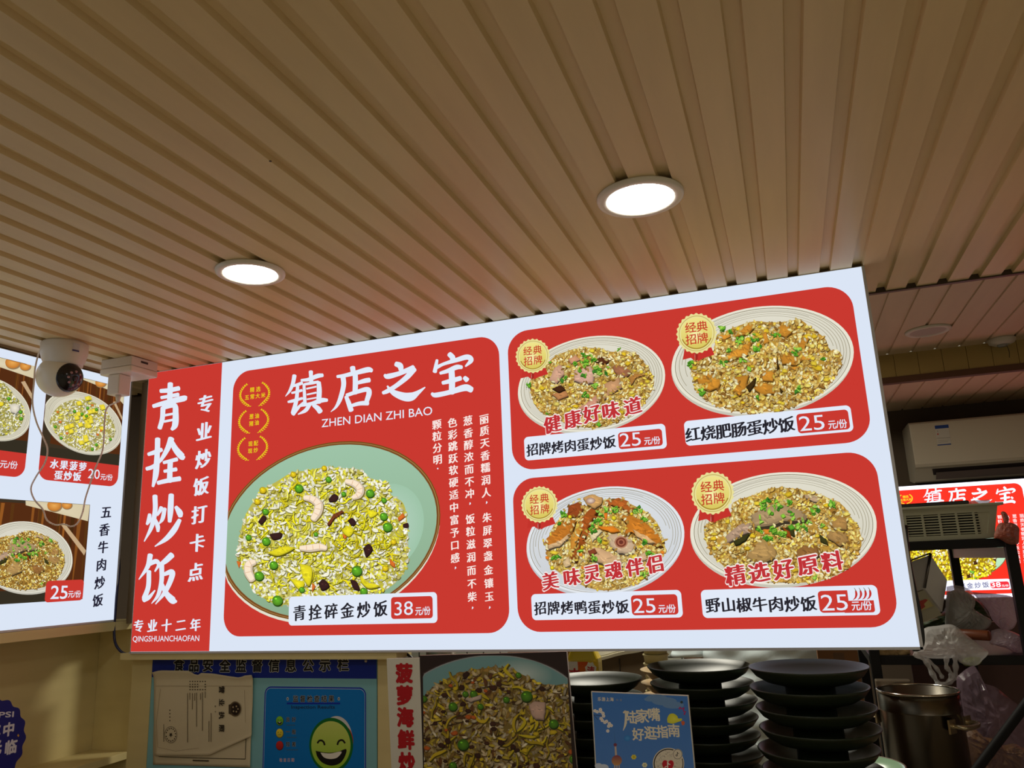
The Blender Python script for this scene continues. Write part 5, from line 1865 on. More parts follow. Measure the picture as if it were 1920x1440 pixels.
def dish_stack(x, y, n, pitch, label, group, jit):
    for i in range(n):
        o = bpy.data.objects.new('dark_dish', _dme)
        COL.objects.link(o)
        k = n - 1 - i
        o.location = (x + jit[k % len(jit)], y, 1.0005 + i * pitch)
        nm = ORD[k] if k < n - 1 else 'lowest'
        tag(o, '%s dark dish in the %s' % (nm, label), 'dish', group)


dish_stack(0.004, 1.90, 8, 0.0412, 'rightmost stack, by the steel pot', 'stacked dark dishes on the right', (-0.002, -0.005, 0.004, 0.007, -0.001, 0.004, 0, 0.003))
dish_stack(-0.248, 2.045, 8, 0.0389, 'middle stack behind the guide board', 'stacked dark dishes in the middle', (-0.003, 0.001, 0.005, 0.003, 0.004, 0.010, 0.004, 0))
dish_stack(-0.520, 2.045, 7, 0.0400, 'stack half hidden by the rice poster', 'stacked dark dishes by the poster', (0.002, 0, 0.003, -0.002, 0.001, 0.002, 0))

# pale rimmed bowls behind the middle stack
_bm = MB()
_bm.lathe([(0.0001, 0.0), (0.040, 0.0), (0.042, 0.008), (0.075, 0.026), (0.098, 0.046), (0.1, 0.049), (0.0975, 0.049), (0.073, 0.030), (0.040, 0.012), (0.0001, 0.011)], 48)
bo = _bm.build('pale_bowl', princ('cream_glaze', (206, 180, 140), rough=0.25))
_bme = bo.data
bpy.data.objects.remove(bo)
bn = 18
for i in range(bn):
    if i < bn - 6:
        continue
    o = bpy.data.objects.new('pale_bowl', _bme)
    COL.objects.link(o)
    o.location = (-0.338, 2.272, 1.0865 + (i - bn + 6) * 0.0335)
    tag(o, '%s pale bowl in the stack behind the middle dark dishes' % (ORD[bn - 1 - i] if i > bn - 6 else 'lowest'), 'bowl', 'pale bowls behind the middle stack')
bx = thing('wooden_riser', 'small wooden riser under the pale bowls behind the middle dishes', 'riser', (-0.338, 2.265, 1.0005))
MB().box((-0.05, -0.04, 0), (0.05, 0.04, 0.0855)).build('block', m_cream, bx, bevel=0.003)

# green glazed dish by the right-hand stack
gd = thing('green_dish', 'light green dish with a brown rim behind the right-hand dark stack', 'dish', (0.085, 2.16, 1.045))
m_gg = princ('green_glaze', (150, 186, 152), rough=0.25)
MB().lathe([(0.0001, 0.0), (0.04, 0.0), (0.045, 0.006), (0.09, 0.036), (0.108, 0.055), (0.105, 0.056), (0.085, 0.039), (0.042, 0.012), (0.0001, 0.011)], 48).build('bowl', m_gg, gd)
MB().lathe([(0.1045, 0.0555), (0.1065, 0.0575), (0.109, 0.0562), (0.1082, 0.0545)], 48, closed=True).build('rim', princ('brown_rim', (96, 62, 40), rough=0.4), gd)
nb = thing('paper_box', 'white paper box under the light green dish', 'box', (0.085, 2.16, 1.0005))
MB().box((-0.07, -0.06, 0), (0.085, 0.06, 0.044)).build('box', princ('white_card_box', (200, 190, 166), rough=0.7), nb, bevel=0.002)

# ------------------------------------------------------------------ behind the counter: kitchen bench things
bench = thing('kitchen_bench', 'steel kitchen bench behind the serving counter', 'bench', (-0.5, 3.0, 0))
m_steel = princ('brushed_steel', (176, 170, 158), rough=0.32, metal=0.9, noise=0.1, scale=4, stretch=(1, 1, 18))
MB().box((-1.9, 2.46, 0.83), (0.9, 2.98, 0.86)).build('top', m_steel, bench, bevel=0.003, world=True)
for x in (-1.86, 0.84):
    for y in (2.50, 2.94):
        MB().box((x - 0.02, y - 0.02, 0), (x + 0.02, y + 0.02, 0.8295)).build('leg', m_steel, bench, world=True)

dt = thing('detergent_bottle', 'yellow detergent bottle with an orange label, between poster and dark dishes', 'bottle', (-0.596, 2.262, 1.0005))
mb = MB()
sec = [(0.0, .044, .032), (0.008, .047, .036), (0.322, .047, .036), (0.332, .046, .035), (0.352, .036, .028), (0.372, .030, .024), (0.374, .018, .018), (0.385, .017, .017)]
ringv = []
for z, a_, b_ in sec:
    for k in range(20):
        t_ = 2 * math.pi * k / 20
        c_, s_ = math.cos(t_), math.sin(t_)
        ringv.append((a_ * math.copysign(abs(c_) ** .45, c_), b_ * math.copysign(abs(s_) ** .45, s_), z))
fs = []
for i in range(len(sec) - 1):
    for k in range(20):
        w_ = (k + 1) % 20
        fs.append((i * 20 + k, i * 20 + w_, (i + 1) * 20 + w_, (i + 1) * 20 + k))
fs += [tuple(range(20))[::-1], tuple((len(sec) - 1) * 20 + k for k in range(20))]
mb.add(ringv, fs, smooth=False)
mb.build('body', princ('yellow_plastic', (232, 206, 50), rough=0.3), dt)
MB().lathe([(0.0001, 0.42), (0.02, 0.42), (0.022, 0.386), (0.0001, 0.3852)], 24).build('cap', princ('yellow_cap', (232, 196, 40), rough=0.35), dt)


def dlabel(a):
    z1 = 0.327
    a.rrect(-0.044, 0.06, 0.0445, z1, 0.003, (236, 196, 40))
    a.rrect(-0.044, 0.06, -0.010, z1, 0.002, (232, 226, 206))
    a.poly([(-0.010, z1 - .062), (-0.010, z1 - .001), (0.020, z1 - .001), (0.016, z1 - .062)], (232, 140, 36), uv=True, top=(226, 90, 26))
    a.poly([(0.027 + .015 * math.cos(t_) * (1 + .2 * (k % 2)), z1 - 0.024 + .020 * math.sin(t_) * (1 + .2 * (k % 2))) for k, t_ in enumerate(np.linspace(0, 6.28, 17)[:-1])], (240, 236, 214), uv=True)
    a.char_uv('洁', -0.025, z1 - 0.038, 0.040, (200, 34, 40), bold=0.03)
    a.char_uv('洁', 0.027, z1 - 0.024, 0.022, (200, 34, 40), bold=0.04)
    a.poly([(0.018, z1 - .060), (0.038, z1 - .056), (0.038, z1 - .050), (0.018, z1 - .054)], (60, 46, 20), uv=True)


_lr = thing('tmp', '', '', (dt.location.x, dt.location.y - 0.0365, dt.location.z))
a = Art(_lr, (0, 0, 1), 0.0004)
dlabel(a)
lo = a.build('label', m_print, dt)
lo.location = (0, -0.0365, 0)
bpy.data.objects.remove(_lr)

cc = thing('low_cabinet', 'brown low cabinet under a cream cloth, behind the dark dishes', 'cabinet', (-0.62, 3.35, 0))
MB().box((-0.95, 3.20, 0), (-0.575, 3.60, 1.246)).build('body', princ('brown_board', (92, 76, 56), rough=0.6, noise=0.1), cc, bevel=0.003, world=True)
MB().box((-0.70, 3.193, 0.10), (-0.697, 3.1995, 1.22)).build('door_gap', princ('gap_black', (30, 26, 20)), cc, world=True)
cl = MB()
N_ = 24
top = []
for i in range(N_ + 1):
    s_ = i / N_
    p = at(1104 + 113 * s_, 1240 - 23 * s_ ** 1.25 + 1.2 * math.sin(9 * s_), 3.185)
    for k, (dz, dy) in enumerate(((0.0, -0.001), (0.012, -0.003), (0.0125, 0.001), (0.018, 0.0))):
        top.append((p.x, p.y + dy, p.z + dz))
    zt = max(p.z + 0.03, 1.252)
    top.append((p.x, p.y + 0.002, zt))
    top.append((p.x, p.y + 0.03, zt + 0.004))
    top.append((p.x, 3.58, zt + 0.006))
fs = []
for i in range(N_):
    for k in range(6):
        fs.append((i * 7 + k, (i + 1) * 7 + k, (i + 1) * 7 + k + 1, i * 7 + k + 1))
cl.add(top, fs, smooth=False)
co = cl.build('draped_cloth', princ('cream_cloth', (206, 200, 176), rough=0.85))
tag(co, 'cream cloth with a stitched hem draped over the brown cabinet', 'cloth')
so = co.modifiers.new('thickness', 'SOLIDIFY')
so.thickness = 0.003

# stacked cream cups beside the shirt
_cm = MB()
_cm.lathe([(0.0001, 0.0), (0.030, 0.0), (0.040, 0.085), (0.043, 0.087), (0.043, 0.091), (0.040, 0.092), (0.030, 0.004), (0.0001, 0.004)], 36)
cu = _cm.build('paper_cup', princ('cream_paper', (214, 204, 160), rough=0.6))
_cme = cu.data
bpy.data.objects.remove(cu)
for i in range(14):
    o = bpy.data.objects.new('paper_cup', _cme)
    COL.objects.link(o)
    o.location = (-0.4665, 2.70, 0.8605 + i * 0.0285)
    tag(o, ('topmost' if i == 13 else 'lowest' if i == 0 else 'one of the middle') + ' cream paper cup of the nested column beside the pale shirt', 'cup', 'nested cream cups')

# ------------------------------------------------------------------ person in a pale blue shirt, seen under the sign
pr = thing('person', 'person in a pale blue short-sleeved shirt standing behind the dark dishes', 'person', (-0.17, 3.30, 0))
m_skin = princ('skin', (196, 150, 122), rough=0.5)
bm_v = [(0, 0, 0.98), (0, 0.0, 1.12), (0, -0.005, 1.27), (0, -0.01, 1.41), (0, -0.02, 1.48), (0, -0.03, 1.545), (0, -0.035, 1.63), (0, -0.03, 1.70)]
bm_r = [.125, .12, .13, .115, .052, .055, .078, .066]
bm_e = [(i, i + 1) for i in range(7)]


def limb(parent_i, pts):
    prev = parent_i
    for p, r_ in pts:
        bm_v.append(p)
        bm_r.append(r_)
        bm_e.append((prev, len(bm_v) - 1))
        prev = len(bm_v) - 1
    return prev


for sx in (-1, 1):
    sh = limb(3, [((sx * 0.10, -0.01, 1.42), .075), ((sx * 0.185, -0.005, 1.405), .058), ((sx * 0.235, 0.0, 1.27), .047), ((sx * 0.265, 0.0, 1.12), .040), ((sx * 0.235, -0.13, 1.03), .034), ((sx * 0.205, -0.235, 0.99), .026), ((sx * 0.20, -0.275, 0.982), .028), ((sx * 0.198, -0.305, 0.975), .024)])
    hand = sh
    for f_ in range(4):
        o_ = (f_ - 1.5) * 0.019
        L = (0.034, 0.04, 0.038, 0.028)[f_]
        limb(hand, [((sx * 0.198 + o_, -0.322, 0.972), .0085), ((sx * 0.198 + o_, -0.322 - L * 0.6, 0.964), .008), ((sx * 0.198 + o_, -0.322 - L, 0.945), .007)])
    limb(hand - 1, [((sx * (0.198 - 0.032), -0.285, 0.975), .010), ((sx * (0.198 - 0.045), -0.315, 0.968), .009)])
    limb(0, [((sx * 0.085, 0, 0.90), .095), ((sx * 0.095, -0.005, 0.70), .078), ((sx * 0.10, -0.005, 0.50), .056), ((sx * 0.10, 0.01, 0.30), .052), ((sx * 0.10, 0.015, 0.10), .036), ((sx * 0.10, 0.01, 0.045), .038), ((sx * 0.105, -0.13, 0.03), .028)])
me = bpy.data.meshes.new('body')
me.from_pydata(bm_v, bm_e, [])
body = link_mesh('body', me, m_skin, pr)
sk = body.modifiers.new('skin', 'SKIN')
for i, r_ in enumerate(bm_r):
    me.skin_vertices[0].data[i].radius = (r_ * (1.25 if i in (0, 1, 2, 3) else 1.0), r_ * (0.85 if i in (0, 1, 2, 3) else 1.0))
me.skin_vertices[0].data[0].use_root = True
sk.use_smooth_shade = True
sb = body.modifiers.new('subdivision', 'SUBSURF')
sb.levels = sb.render_levels = 2


def loft(rings, mat, name, parent, seg=48, folds=0.0, seed=1, ph=0):
    vs_ = []
    rg = np.random.default_rng(seed)
    f = rg.uniform(0, 6, 8)
    for (cx, cy, cz, a_, b_) in rings:
        for k in range(seg):
            t_ = 2 * math.pi * k / seg
            c_, s_ = math.cos(t_), math.sin(t_)
            e_ = 0.8
            x = a_ * math.copysign(abs(c_) ** e_, c_)
            y = b_ * math.copysign(abs(s_) ** e_, s_)
            w_ = folds * (math.sin(2.2 * t_ + cz * 55 + x * 18 + f[0]) + .7 * math.sin(cz * 80 - x * 34 + f[1]) + .5 * math.sin(5 * t_ + f[2] + cz * 16))
            n_ = Vector((c_, s_, 0)).normalized() * w_
            vs_.append((cx + x + n_.x, cy + y + n_.y, cz + 0.3 * w_))
    fs = []
    for i in range(len(rings) - 1):
        for k in range(seg):
            w_ = (k + 1) % seg
            fs.append((i * seg + k, i * seg + w_, (i + 1) * seg + w_, (i + 1) * seg + k))
    mb = MB().add(vs_, fs, smooth=True)
    o = mb.build(name, mat, parent)
    so = o.modifiers.new('thickness', 'SOLIDIFY')
    so.thickness = 0.003
    return o


m_shirt = princ('pale_blue_cotton', (214, 228, 232), rough=0.85)
zs = np.linspace(0.84, 1.455, 44)
rings = []
for z in zs:
    a_ = np.interp(z, [0.84, 0.95, 1.1, 1.25, 1.36, 1.42, 1.455], [.215, .212, .21, .225, .22, .17, .085])
    b_ = np.interp(z, [0.84, 0.95, 1.1, 1.25, 1.36, 1.42, 1.455], [.145, .145, .145, .15, .14, .11, .075])
    rings.append((0.01, -0.005, z, a_, b_))
shirt = loft(rings, m_shirt, 'shirt', pr, seg=80, folds=0.0042, seed=4)
for sx in (-1, 1):
    rr = []
    for t_ in np.linspace(0, 1, 16):
        rr.append((sx * (0.17 + 0.088 * t_), -0.003, 1.415 - 0.195 * t_, 0.066 + 0.016 * t_, 0.078 + 0.006 * t_))
    loft(rr, m_shirt, 'sleeve', shirt, seg=40, folds=0.0025, seed=6 + sx)
m_trou = princ('dark_trousers', (52, 48, 46), rough=0.85)
for sx in (-1, 1):
    rr = [(sx * np.interp(z, [0.1, 0.5, 0.97], [.10, .10, .075]), 0.005, z, np.interp(z, [0.1, 0.5, 0.8, 0.97], [.062, .08, .105, .115]), np.interp(z, [0.1, 0.5, 0.8, 0.97], [.065, .085, .11, .12])) for z in np.linspace(0.10, 0.99, 22)]
    loft(rr, m_trou, 'trouser_leg', pr, seg=32, folds=0.003, seed=11 + sx)
    mb = MB()
    mb.sphere((sx * 0.103, -0.05, 0.036), 0.05, seg=24, rings=12, scale=(.95, 2.2, .78))
    mb.build('shoe', princ('black_shoe', (26, 26, 28), rough=0.5), pr)
hdm = MB()
hdm.sphere((0, -0.035, 1.655), 0.1, seg=36, rings=24, scale=(.76, .93, 1.13), fn=lambda d: 1.0 - 0.10 * max(0, -d.z) * (1 - abs(d.y)))
head = hdm.build('head', m_skin, pr)
mb = MB()
mb.sphere((0, -0.022, 1.672), 0.1045, seg=36, rings=24, scale=(.80, .97, 1.08), fn=lambda d: 1.0 if d.z > -0.25 + 0.9 * max(0, -d.y) or d.y > 0.25 and d.z > -0.5 else 0.86)
mb.build('hair', princ('black_hair', (24, 20, 18), rough=0.6), head)
mb = MB()
mb.sphere((0, -0.135, 1.645), 0.014, scale=(.8, 1.1, 1.5), seg=12, rings=8)
for sx in (-1, 1):
    mb.sphere((sx * 0.077, -0.03, 1.648), 0.018, scale=(.4, .8, 1.4), seg=12, rings=8)
mb.build('nose_and_ears', m_skin, head)
mb = MB()
for sx in (-1, 1):
    mb.sphere((sx * 0.030, -0.118, 1.664), 0.009, scale=(1.5, .7, .8), seg=12, rings=8)
mb.build('eyes', princ('dark_eye', (30, 22, 20), rough=0.2), head)
mb = MB()
mb.sphere((0, -0.125, 1.610), 0.010, scale=(2.2, .6, .6), seg=14, rings=8)
mb.build('mouth', princ('lips', (160, 90, 84), rough=0.5), head)

ctn = thing('carton', 'plain brown carton on the bench beside the person in the pale shirt', 'carton', (0.095, 2.72, 0.8605))
MB().box((-0.060, -0.08, 0), (0.054, 0.03, 0.46)).build('box', princ('brown_carton', (126, 84, 48), rough=0.7), ctn, bevel=0.002)
MB().box((-0.015, -0.0808, 0.26), (0.015, -0.0802, 0.44)).build('tape', princ('brown_tape', (104, 70, 42), rough=0.3), ctn)

# chopping board tip, wine glass rack like things seen in the slit above the poster
cb = thing('chopping_board', 'wooden chopping board leaning flat behind the poster top, beside the yellow bottle', 'chopping board', (-0.83, 2.62, 0.8605))
MB().box((-0.145, -0.012, 0.0), (0.145, 0.012, 0.492)).build('board', princ('pine_board', (206, 160, 96), rough=0.5, noise=0.1), cb, bevel=0.004, rot=(-0.12, 0, 0))
sc_ = thing('stainless_canister', 'steel canister seen in the slit above the red lettered strip', 'canister', (-1.20, 2.60, 0.8605))
MB().lathe([(0.0001, 0), (0.052, 0), (0.052, 0.50), (0.050, 0.505), (0.048, 0.50), (0.048, 0.01), (0.0001, 0.008)], 40).build('body', m_steel, sc_)

# ------------------------------------------------------------------ air conditioner on the far wall
ac = thing('air_conditioner', 'white wall air conditioner above the far light box', 'air conditioner', (0, 4.03, 0))
ax0, ax1 = 0.585, 1.42
za, zb = at(1703, 793, 4.03).z, at(1690, 905, 4.03).z
hh = za - zb
prof = [(0.238, zb + 0.02), (0.238, za - 0.004), (0.012, za), (0.0, za - 0.008), (-0.006, zb + 0.24 * hh + 0.01), (0.0, zb + 0.235 * hh), (0.012, zb + 0.21 * hh), (0.075, zb + 0.004), (0.10, zb)]
mb = MB()
n = len(prof)
vs_ = [(ax0, y, z) for y, z in prof] + [(ax1, y, z) for y, z in prof]
vs_ = [(x, y + 4.03, z) for x, y, z in vs_]
mb.add(vs_, [tuple(range(n)), tuple(range(2 * n - 1, n - 1, -1))] + [(i, n + i, n + (i + 1) % n, (i + 1) % n) for i in range(n)])
m_ac = princ('ac_plastic', (206, 196, 174), rough=0.22, coat=0.3)
mb.build('body', m_ac, ac, world=True)
mb = MB()
mb.box((ax0 + 0.002, 4.0225, zb + 0.275 * hh), (ax1 - 0.002, 4.0245, za - 0.010))
mb.build('front_panel', m_ac, ac, bevel=0.001, world=True)
mb = MB()
mb.add([(ax0 + 0.07, 4.0455, zb + 0.195 * hh), (ax1 - 0.07, 4.0455, zb + 0.195 * hh), (ax1 - 0.08, 4.100, zb + 0.018), (ax0 + 0.08, 4.100, zb + 0.018),
        (ax0 + 0.07, 4.0425, zb + 0.197 * hh), (ax1 - 0.07, 4.0425, zb + 0.197 * hh), (ax1 - 0.08, 4.098, zb + 0.012), (ax0 + 0.08, 4.098, zb + 0.012)],
       [(4, 5, 6, 7), (0, 3, 2, 1), (0, 1, 5, 4), (1, 2, 6, 5), (2, 3, 7, 6), (3, 0, 4, 7)])
mb.build('air_outlet', princ('outlet_dark', (60, 50, 48), rough=0.5), ac, world=True)
mb = MB()
mb.add([(ax0 + 0.085, 4.046, zb + 0.135 * hh), (ax1 - 0.085, 4.046, zb + 0.135 * hh), (ax1 - 0.085, 4.084, zb + 0.03 * hh), (ax0 + 0.085, 4.084, zb + 0.03 * hh),
        (ax0 + 0.085, 4.0435, zb + 0.132 * hh), (ax1 - 0.085, 4.0435, zb + 0.132 * hh), (ax1 - 0.085, 4.0815, zb + 0.027 * hh), (ax0 + 0.085, 4.0815, zb + 0.027 * hh)],
       [(4, 5, 6, 7), (0, 3, 2, 1), (0, 1, 5, 4), (1, 2, 6, 5), (2, 3, 7, 6), (3, 0, 4, 7)])
mb.build('louver', princ('louver_plastic', (120, 106, 100), rough=0.5), ac, world=True)
_lr = thing('tmp', '', '', (0, 4.0223, 0))
a = Art(_lr, (1680, 760, 8), 0.0003)
a.rquad([(578, 305), (785, 288), (830, 590), (622, 603)], 0.001, (206, 200, 186))
a.rquad([(578, 305), (785, 288), (793, 340), (586, 352)], 0.0008, (40, 70, 140))
a.rquad([(620, 588), (828, 574), (830, 590), (622, 603)], 0.0008, (40, 70, 140))
a.ell((628, 432), (12, 0), (0, 12), (190, 60, 50), n=12)
for P in ([(612, 495, 5), (812, 484, 5)], [(630, 530, 3), (800, 520, 3)], [(632, 555, 3), (780, 546, 3)], [(620, 380, 6), (628, 400, 6)]):
    a.stroke(P, (110, 104, 100), n=2)
lab = a.build('energy_label', m_print, ac)
lab.matrix_parent_inverse = Matrix.Translation((0, 4.0223, 0)) @ Matrix.Identity(4)
lab.matrix_parent_inverse = Matrix.Translation((0, -0.0077, 0))
bpy.data.objects.remove(_lr)

# ------------------------------------------------------------------ black rack with kitchen things on the right
m_rack = princ('black_metal', (18, 16, 16), rough=0.55, spec=0.25)
rk = thing('storage_rack', 'black metal storage rack right of the big light box', 'rack', (0.30, 3.0, 0))
xl, xr_, yf, yb = 0.205, 0.695, 3.0, 3.62
rx = at(1791, 1060, yb - 0.015).x             # rear posts stand a little inwards
zt_ = at(1780, 1030, 3.0).z
zl_ = at(1780, 1247, 3.0).z
MB().box((xl, yf, zt_), (xr_, yb, zt_ + 0.030)).build('top_shelf', m_rack, rk, bevel=0.002, world=True)
MB().box((xl, yf, zl_), (xr_, yb, zl_ + 0.030)).build('lower_shelf', m_rack, rk, bevel=0.002, world=True)
MB().box((xl, yf, 0.30), (xr_, yb, 0.33)).build('bottom_shelf', m_rack, rk, bevel=0.002, world=True)
for x, y in ((xl, yf), (xr_ - 0.032, yf), (xl, yb - 0.031), (rx - 0.016, yb - 0.031)):
    MB().box((x, y - 0.002, 0.0), (x + 0.032, y + 0.03, zt_ + 0.031)).build('post', m_rack, rk, bevel=0.002, world=True)
mb = MB()
mb.add([(x + dx, y, zt_ - dz) for x, y in ((xr_ - 0.022, yf + 0.032), (rx - 0.006, yb - 0.033)) for dx, dz in ((0, 0.036), (0.012, 0.036), (0.012, 0.0006), (0, 0.0006))],
       [(0, 1, 2, 3), (7, 6, 5, 4), (0, 4, 5, 1), (1, 5, 6, 2), (2, 6, 7, 3), (3, 7, 4, 0)])
mb.build('side_rail', princ('cream_rail', (206, 194, 148), rough=0.5), rk, world=True)

# white slotted basket lying on its side on top
bk = thing('slotted_basket', 'white plastic basket with a slotted front, lying on top of the black rack', 'basket', (0, 0, zt_ + 0.0305))
BY = 3.02
qx = [at(1640 + x / 6.857, 860 + y / 6.857, BY) for x, y in ((320, 640), (1575, 580), (1540, 1020), (380, 1085))]
bz0 = zt_ + 0.0310
bx0, bx1, bz1 = 0.24, qx[1].x, qx[1].z - 0.004
bxb = qx[2].x
m_bk = princ('basket_plastic', (176, 176, 150), rough=0.5)
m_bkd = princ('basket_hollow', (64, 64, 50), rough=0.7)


def tr(x, z):
    """right end leans outwards"""
    k = (z - bz0) / (bz1 - bz0)
    return x if x < bx1 - 0.06 else x - (bx1 - bxb) * (1 - k)


def frame_box(mb, x0, x1, z0, z1, y0, y1):
    v = [(tr(x, z), y, z) for y in (y0, y1) for x, z in ((x0, z0), (x1, z0), (x1, z1), (x0, z1))]
    mb.add(v, [(0, 1, 2, 3), (7, 6, 5, 4), (0, 4, 5, 1), (1, 5, 6, 2), (2, 6, 7, 3), (3, 7, 4, 0)])


mb = MB()
frame_box(mb, bx0, bx1, bz0, bz0 + 0.016, BY, BY + 0.006)
frame_box(mb, bx0, bx1, bz1 - 0.020, bz1, BY, BY + 0.006)
frame_box(mb, bx1 - 0.022, bx1, bz0 + 0.016, bz1 - 0.020, BY, BY + 0.006)
frame_box(mb, bx1 - 0.062, bx1 - 0.022, bz0 + 0.016, bz1 - 0.020, BY + 0.0015, BY + 0.006)
cols_ = [0.27] + [at(1640 + x / 6.857, 860 + 800 / 6.857, BY).x for x in (395, 620, 840, 1060, 1285)]
for x in cols_:
    frame_box(mb, x - 0.0035, x + 0.0035, bz0 + 0.016, bz1 - 0.020, BY, BY + 0.006)
for k in range(8):
    z = bz0 + 0.016 + (bz1 - bz0 - 0.036) * (k + 0.5) / 8
    frame_box(mb, bx0, bx1 - 0.062, z - 0.0022, z + 0.0022, BY + 0.001, BY + 0.005)
mb.build('front_grid', m_bk, bk, world=True)
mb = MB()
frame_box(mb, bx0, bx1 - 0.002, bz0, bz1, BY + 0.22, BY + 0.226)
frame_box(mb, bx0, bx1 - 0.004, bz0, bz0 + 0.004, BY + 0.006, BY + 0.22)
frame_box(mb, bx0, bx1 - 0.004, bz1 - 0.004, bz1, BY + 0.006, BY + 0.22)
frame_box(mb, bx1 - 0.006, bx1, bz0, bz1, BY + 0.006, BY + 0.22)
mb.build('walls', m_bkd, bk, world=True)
mb = MB()
mb.box((bx0, BY - 0.004, bz1 + 0.0002), (bx1 + 0.018, BY + 0.23, bz1 + 0.009))
mb.build('rim', m_bk, bk, bevel=0.002, world=True)
tr_ = thing('black_tray', 'flat black tray lying on the slotted basket', 'tray', (0, 0, bz1 + 0.0095))
MB().box((0.22, BY + 0.01, bz1 + 0.0095), (at(1818, 938, BY).x, BY + 0.20, bz1 + 0.022)).build('tray', princ('black_plastic', (30, 28, 26), rough=0.3), tr_, bevel=0.004, world=True)
ctb = thing('clear_box', 'clear plastic box lid lying on the slotted basket beside the black tray', 'box', (0, 0, bz1 + 0.0095))
MB().box((at(1822, 938, BY).x, BY + 0.01, bz1 + 0.0095), (at(1858, 938, BY).x, BY + 0.16, bz1 + 0.020)).build('lid', film('clear_plastic', (226, 200, 200), 0.45), ctb, bevel=0.004, world=True)


def blob(c, r, scale, seed, amp=0.12, freq=3.0, seg=40, rings=24, sharp=False, mtx=None):
    rg = np.random.default_rng(seed)
    ks = rg.normal(0, freq, (10, 3))
    ph = rg.uniform(0, 6.28, 10)

    def fn(d):
        s_ = sum((abs(math.sin(k[0] * d.x + k[1] * d.y + k[2] * d.z + p)) - .6 if sharp else math.sin(k[0] * d.x + k[1] * d.y + k[2] * d.z + p)) for k, p in zip(ks, ph)) / 3.2
        return 1 + amp * s_
    return MB().sphere(c, r, seg=seg, rings=rings, scale=scale, fn=fn, mtx=mtx)


def sheet_px(name, outline, Y, depth, seed, mat, parent=None, n=26, amp=0.012):
    """crumpled bag: outline traced at distance Y, bulging towards and away from the viewer"""
    rg = np.random.default_rng(seed)
    P = smooth_path(list(outline) + [outline[0]], 6)[:-1]
    c = P.mean(0)
    ks = rg.normal(0, 5, (8, 2))
    ph = rg.uniform(0, 6.28, 8)
    mb = MB()
    m_ = len(P)
    rows = 9
    for side in (-1, 1):
        vs_ = []
        for i in range(rows + 1):
            k = i / rows
            for p in P:
                q_ = c + (p - c) * (1 - k)
                w_ = math.sqrt(max(0, 1 - (1 - k) ** 2))
                uu = (q_ - c) / np.ptp(P, axis=0).max()
                cr = sum(abs(math.sin(6 * (a_[0] * uu[0] + a_[1] * uu[1]) + b_)) for a_, b_ in zip(ks, ph)) / 8 - .6
                v = at(q_[0], q_[1], Y)
                v.y += side * depth * w_ + amp * cr * min(1, 3 * k) * (1 if side < 0 else .6)
                vs_.append(v)
        fs = []
        for i in range(rows):
            for j in range(m_):
                w2 = (j + 1) % m_
                f = (i * m_ + j, i * m_ + w2, (i + 1) * m_ + w2, (i + 1) * m_ + j)
                fs.append(f if side > 0 else f[::-1])
        mb.add(vs_, fs, smooth=False)
    return mb.build(name, mat, parent, world=parent is not None)


# red plastic bag tied to the rack corner
m_redbag = film('red_plastic', (176, 112, 92), 0.86, 0.35)
rb = thing('red_plastic_bag', 'knotted reddish plastic bag hooked on the right corner of the black rack', 'plastic bag', tuple(at(1890, 1000, 2.985)))
R1 = (1680, 900, 8)
sheet_px('bag', [(1680 + x / 8, 900 + y / 8) for x, y in ((1510, 700), (1560, 645), (1660, 640), (1720, 640), (1800, 670), (1850, 730), (1850, 800), (1840, 940), (1780, 966), (1690, 960), (1560, 890), (1470, 850))], 2.975, 0.018, 71, m_redbag, rb, amp=0.010)
sheet_px('knot', [(1680 + x / 8, 900 + y / 8) for x, y in ((1570, 490), (1600, 470), (1650, 490), (1690, 560), (1690, 620), (1660, 650), (1620, 640), (1600, 570))], 2.975, 0.008, 72, m_redbag, rb, amp=0.004)

# tilted steel pan
pan = thing('steel_pan', 'square steel pan standing on its corner on the black rack', 'pan', tuple(at(1735, 1090, 3.08)))
A_ = [at(1680 + x / 8, 1020 + y / 8, 3.13) for x, y in ((520, 150), (425, 660), (700, 1020), (775, 540), (100, 310), (150, 720))]
t0, t1 = A_[0], A_[1]
off = Vector((-0.10, 0.03, -0.035))
mb = MB()
face = [A_[0], A_[1], A_[2], A_[3]]
inn = [p + off for p in face]
mb.add(face + inn, [(0, 1, 5, 4), (1, 2, 6, 5), (2, 3, 7, 6), (3, 0, 4, 7), (0, 3, 2, 1), (4, 5, 6, 7)])
mb.build('pan_body', princ('satin_steel', (206, 200, 194), rough=0.45, metal=0.4), pan, bevel=0.003, world=True)
mb = MB()
mb.tube([A_[0] + Vector((0, -0.003, 0.002)), A_[1] + Vector((0, -0.003, 0))], 0.0048)
mb.tube([A_[0] + Vector((0, -0.003, 0.003)), A_[0] + off + Vector((0, -0.003, 0.003))], 0.003)
mb.build('folded_rim', princ('steel_edge', (120, 114, 110), rough=0.3, metal=0.8), pan, world=True)

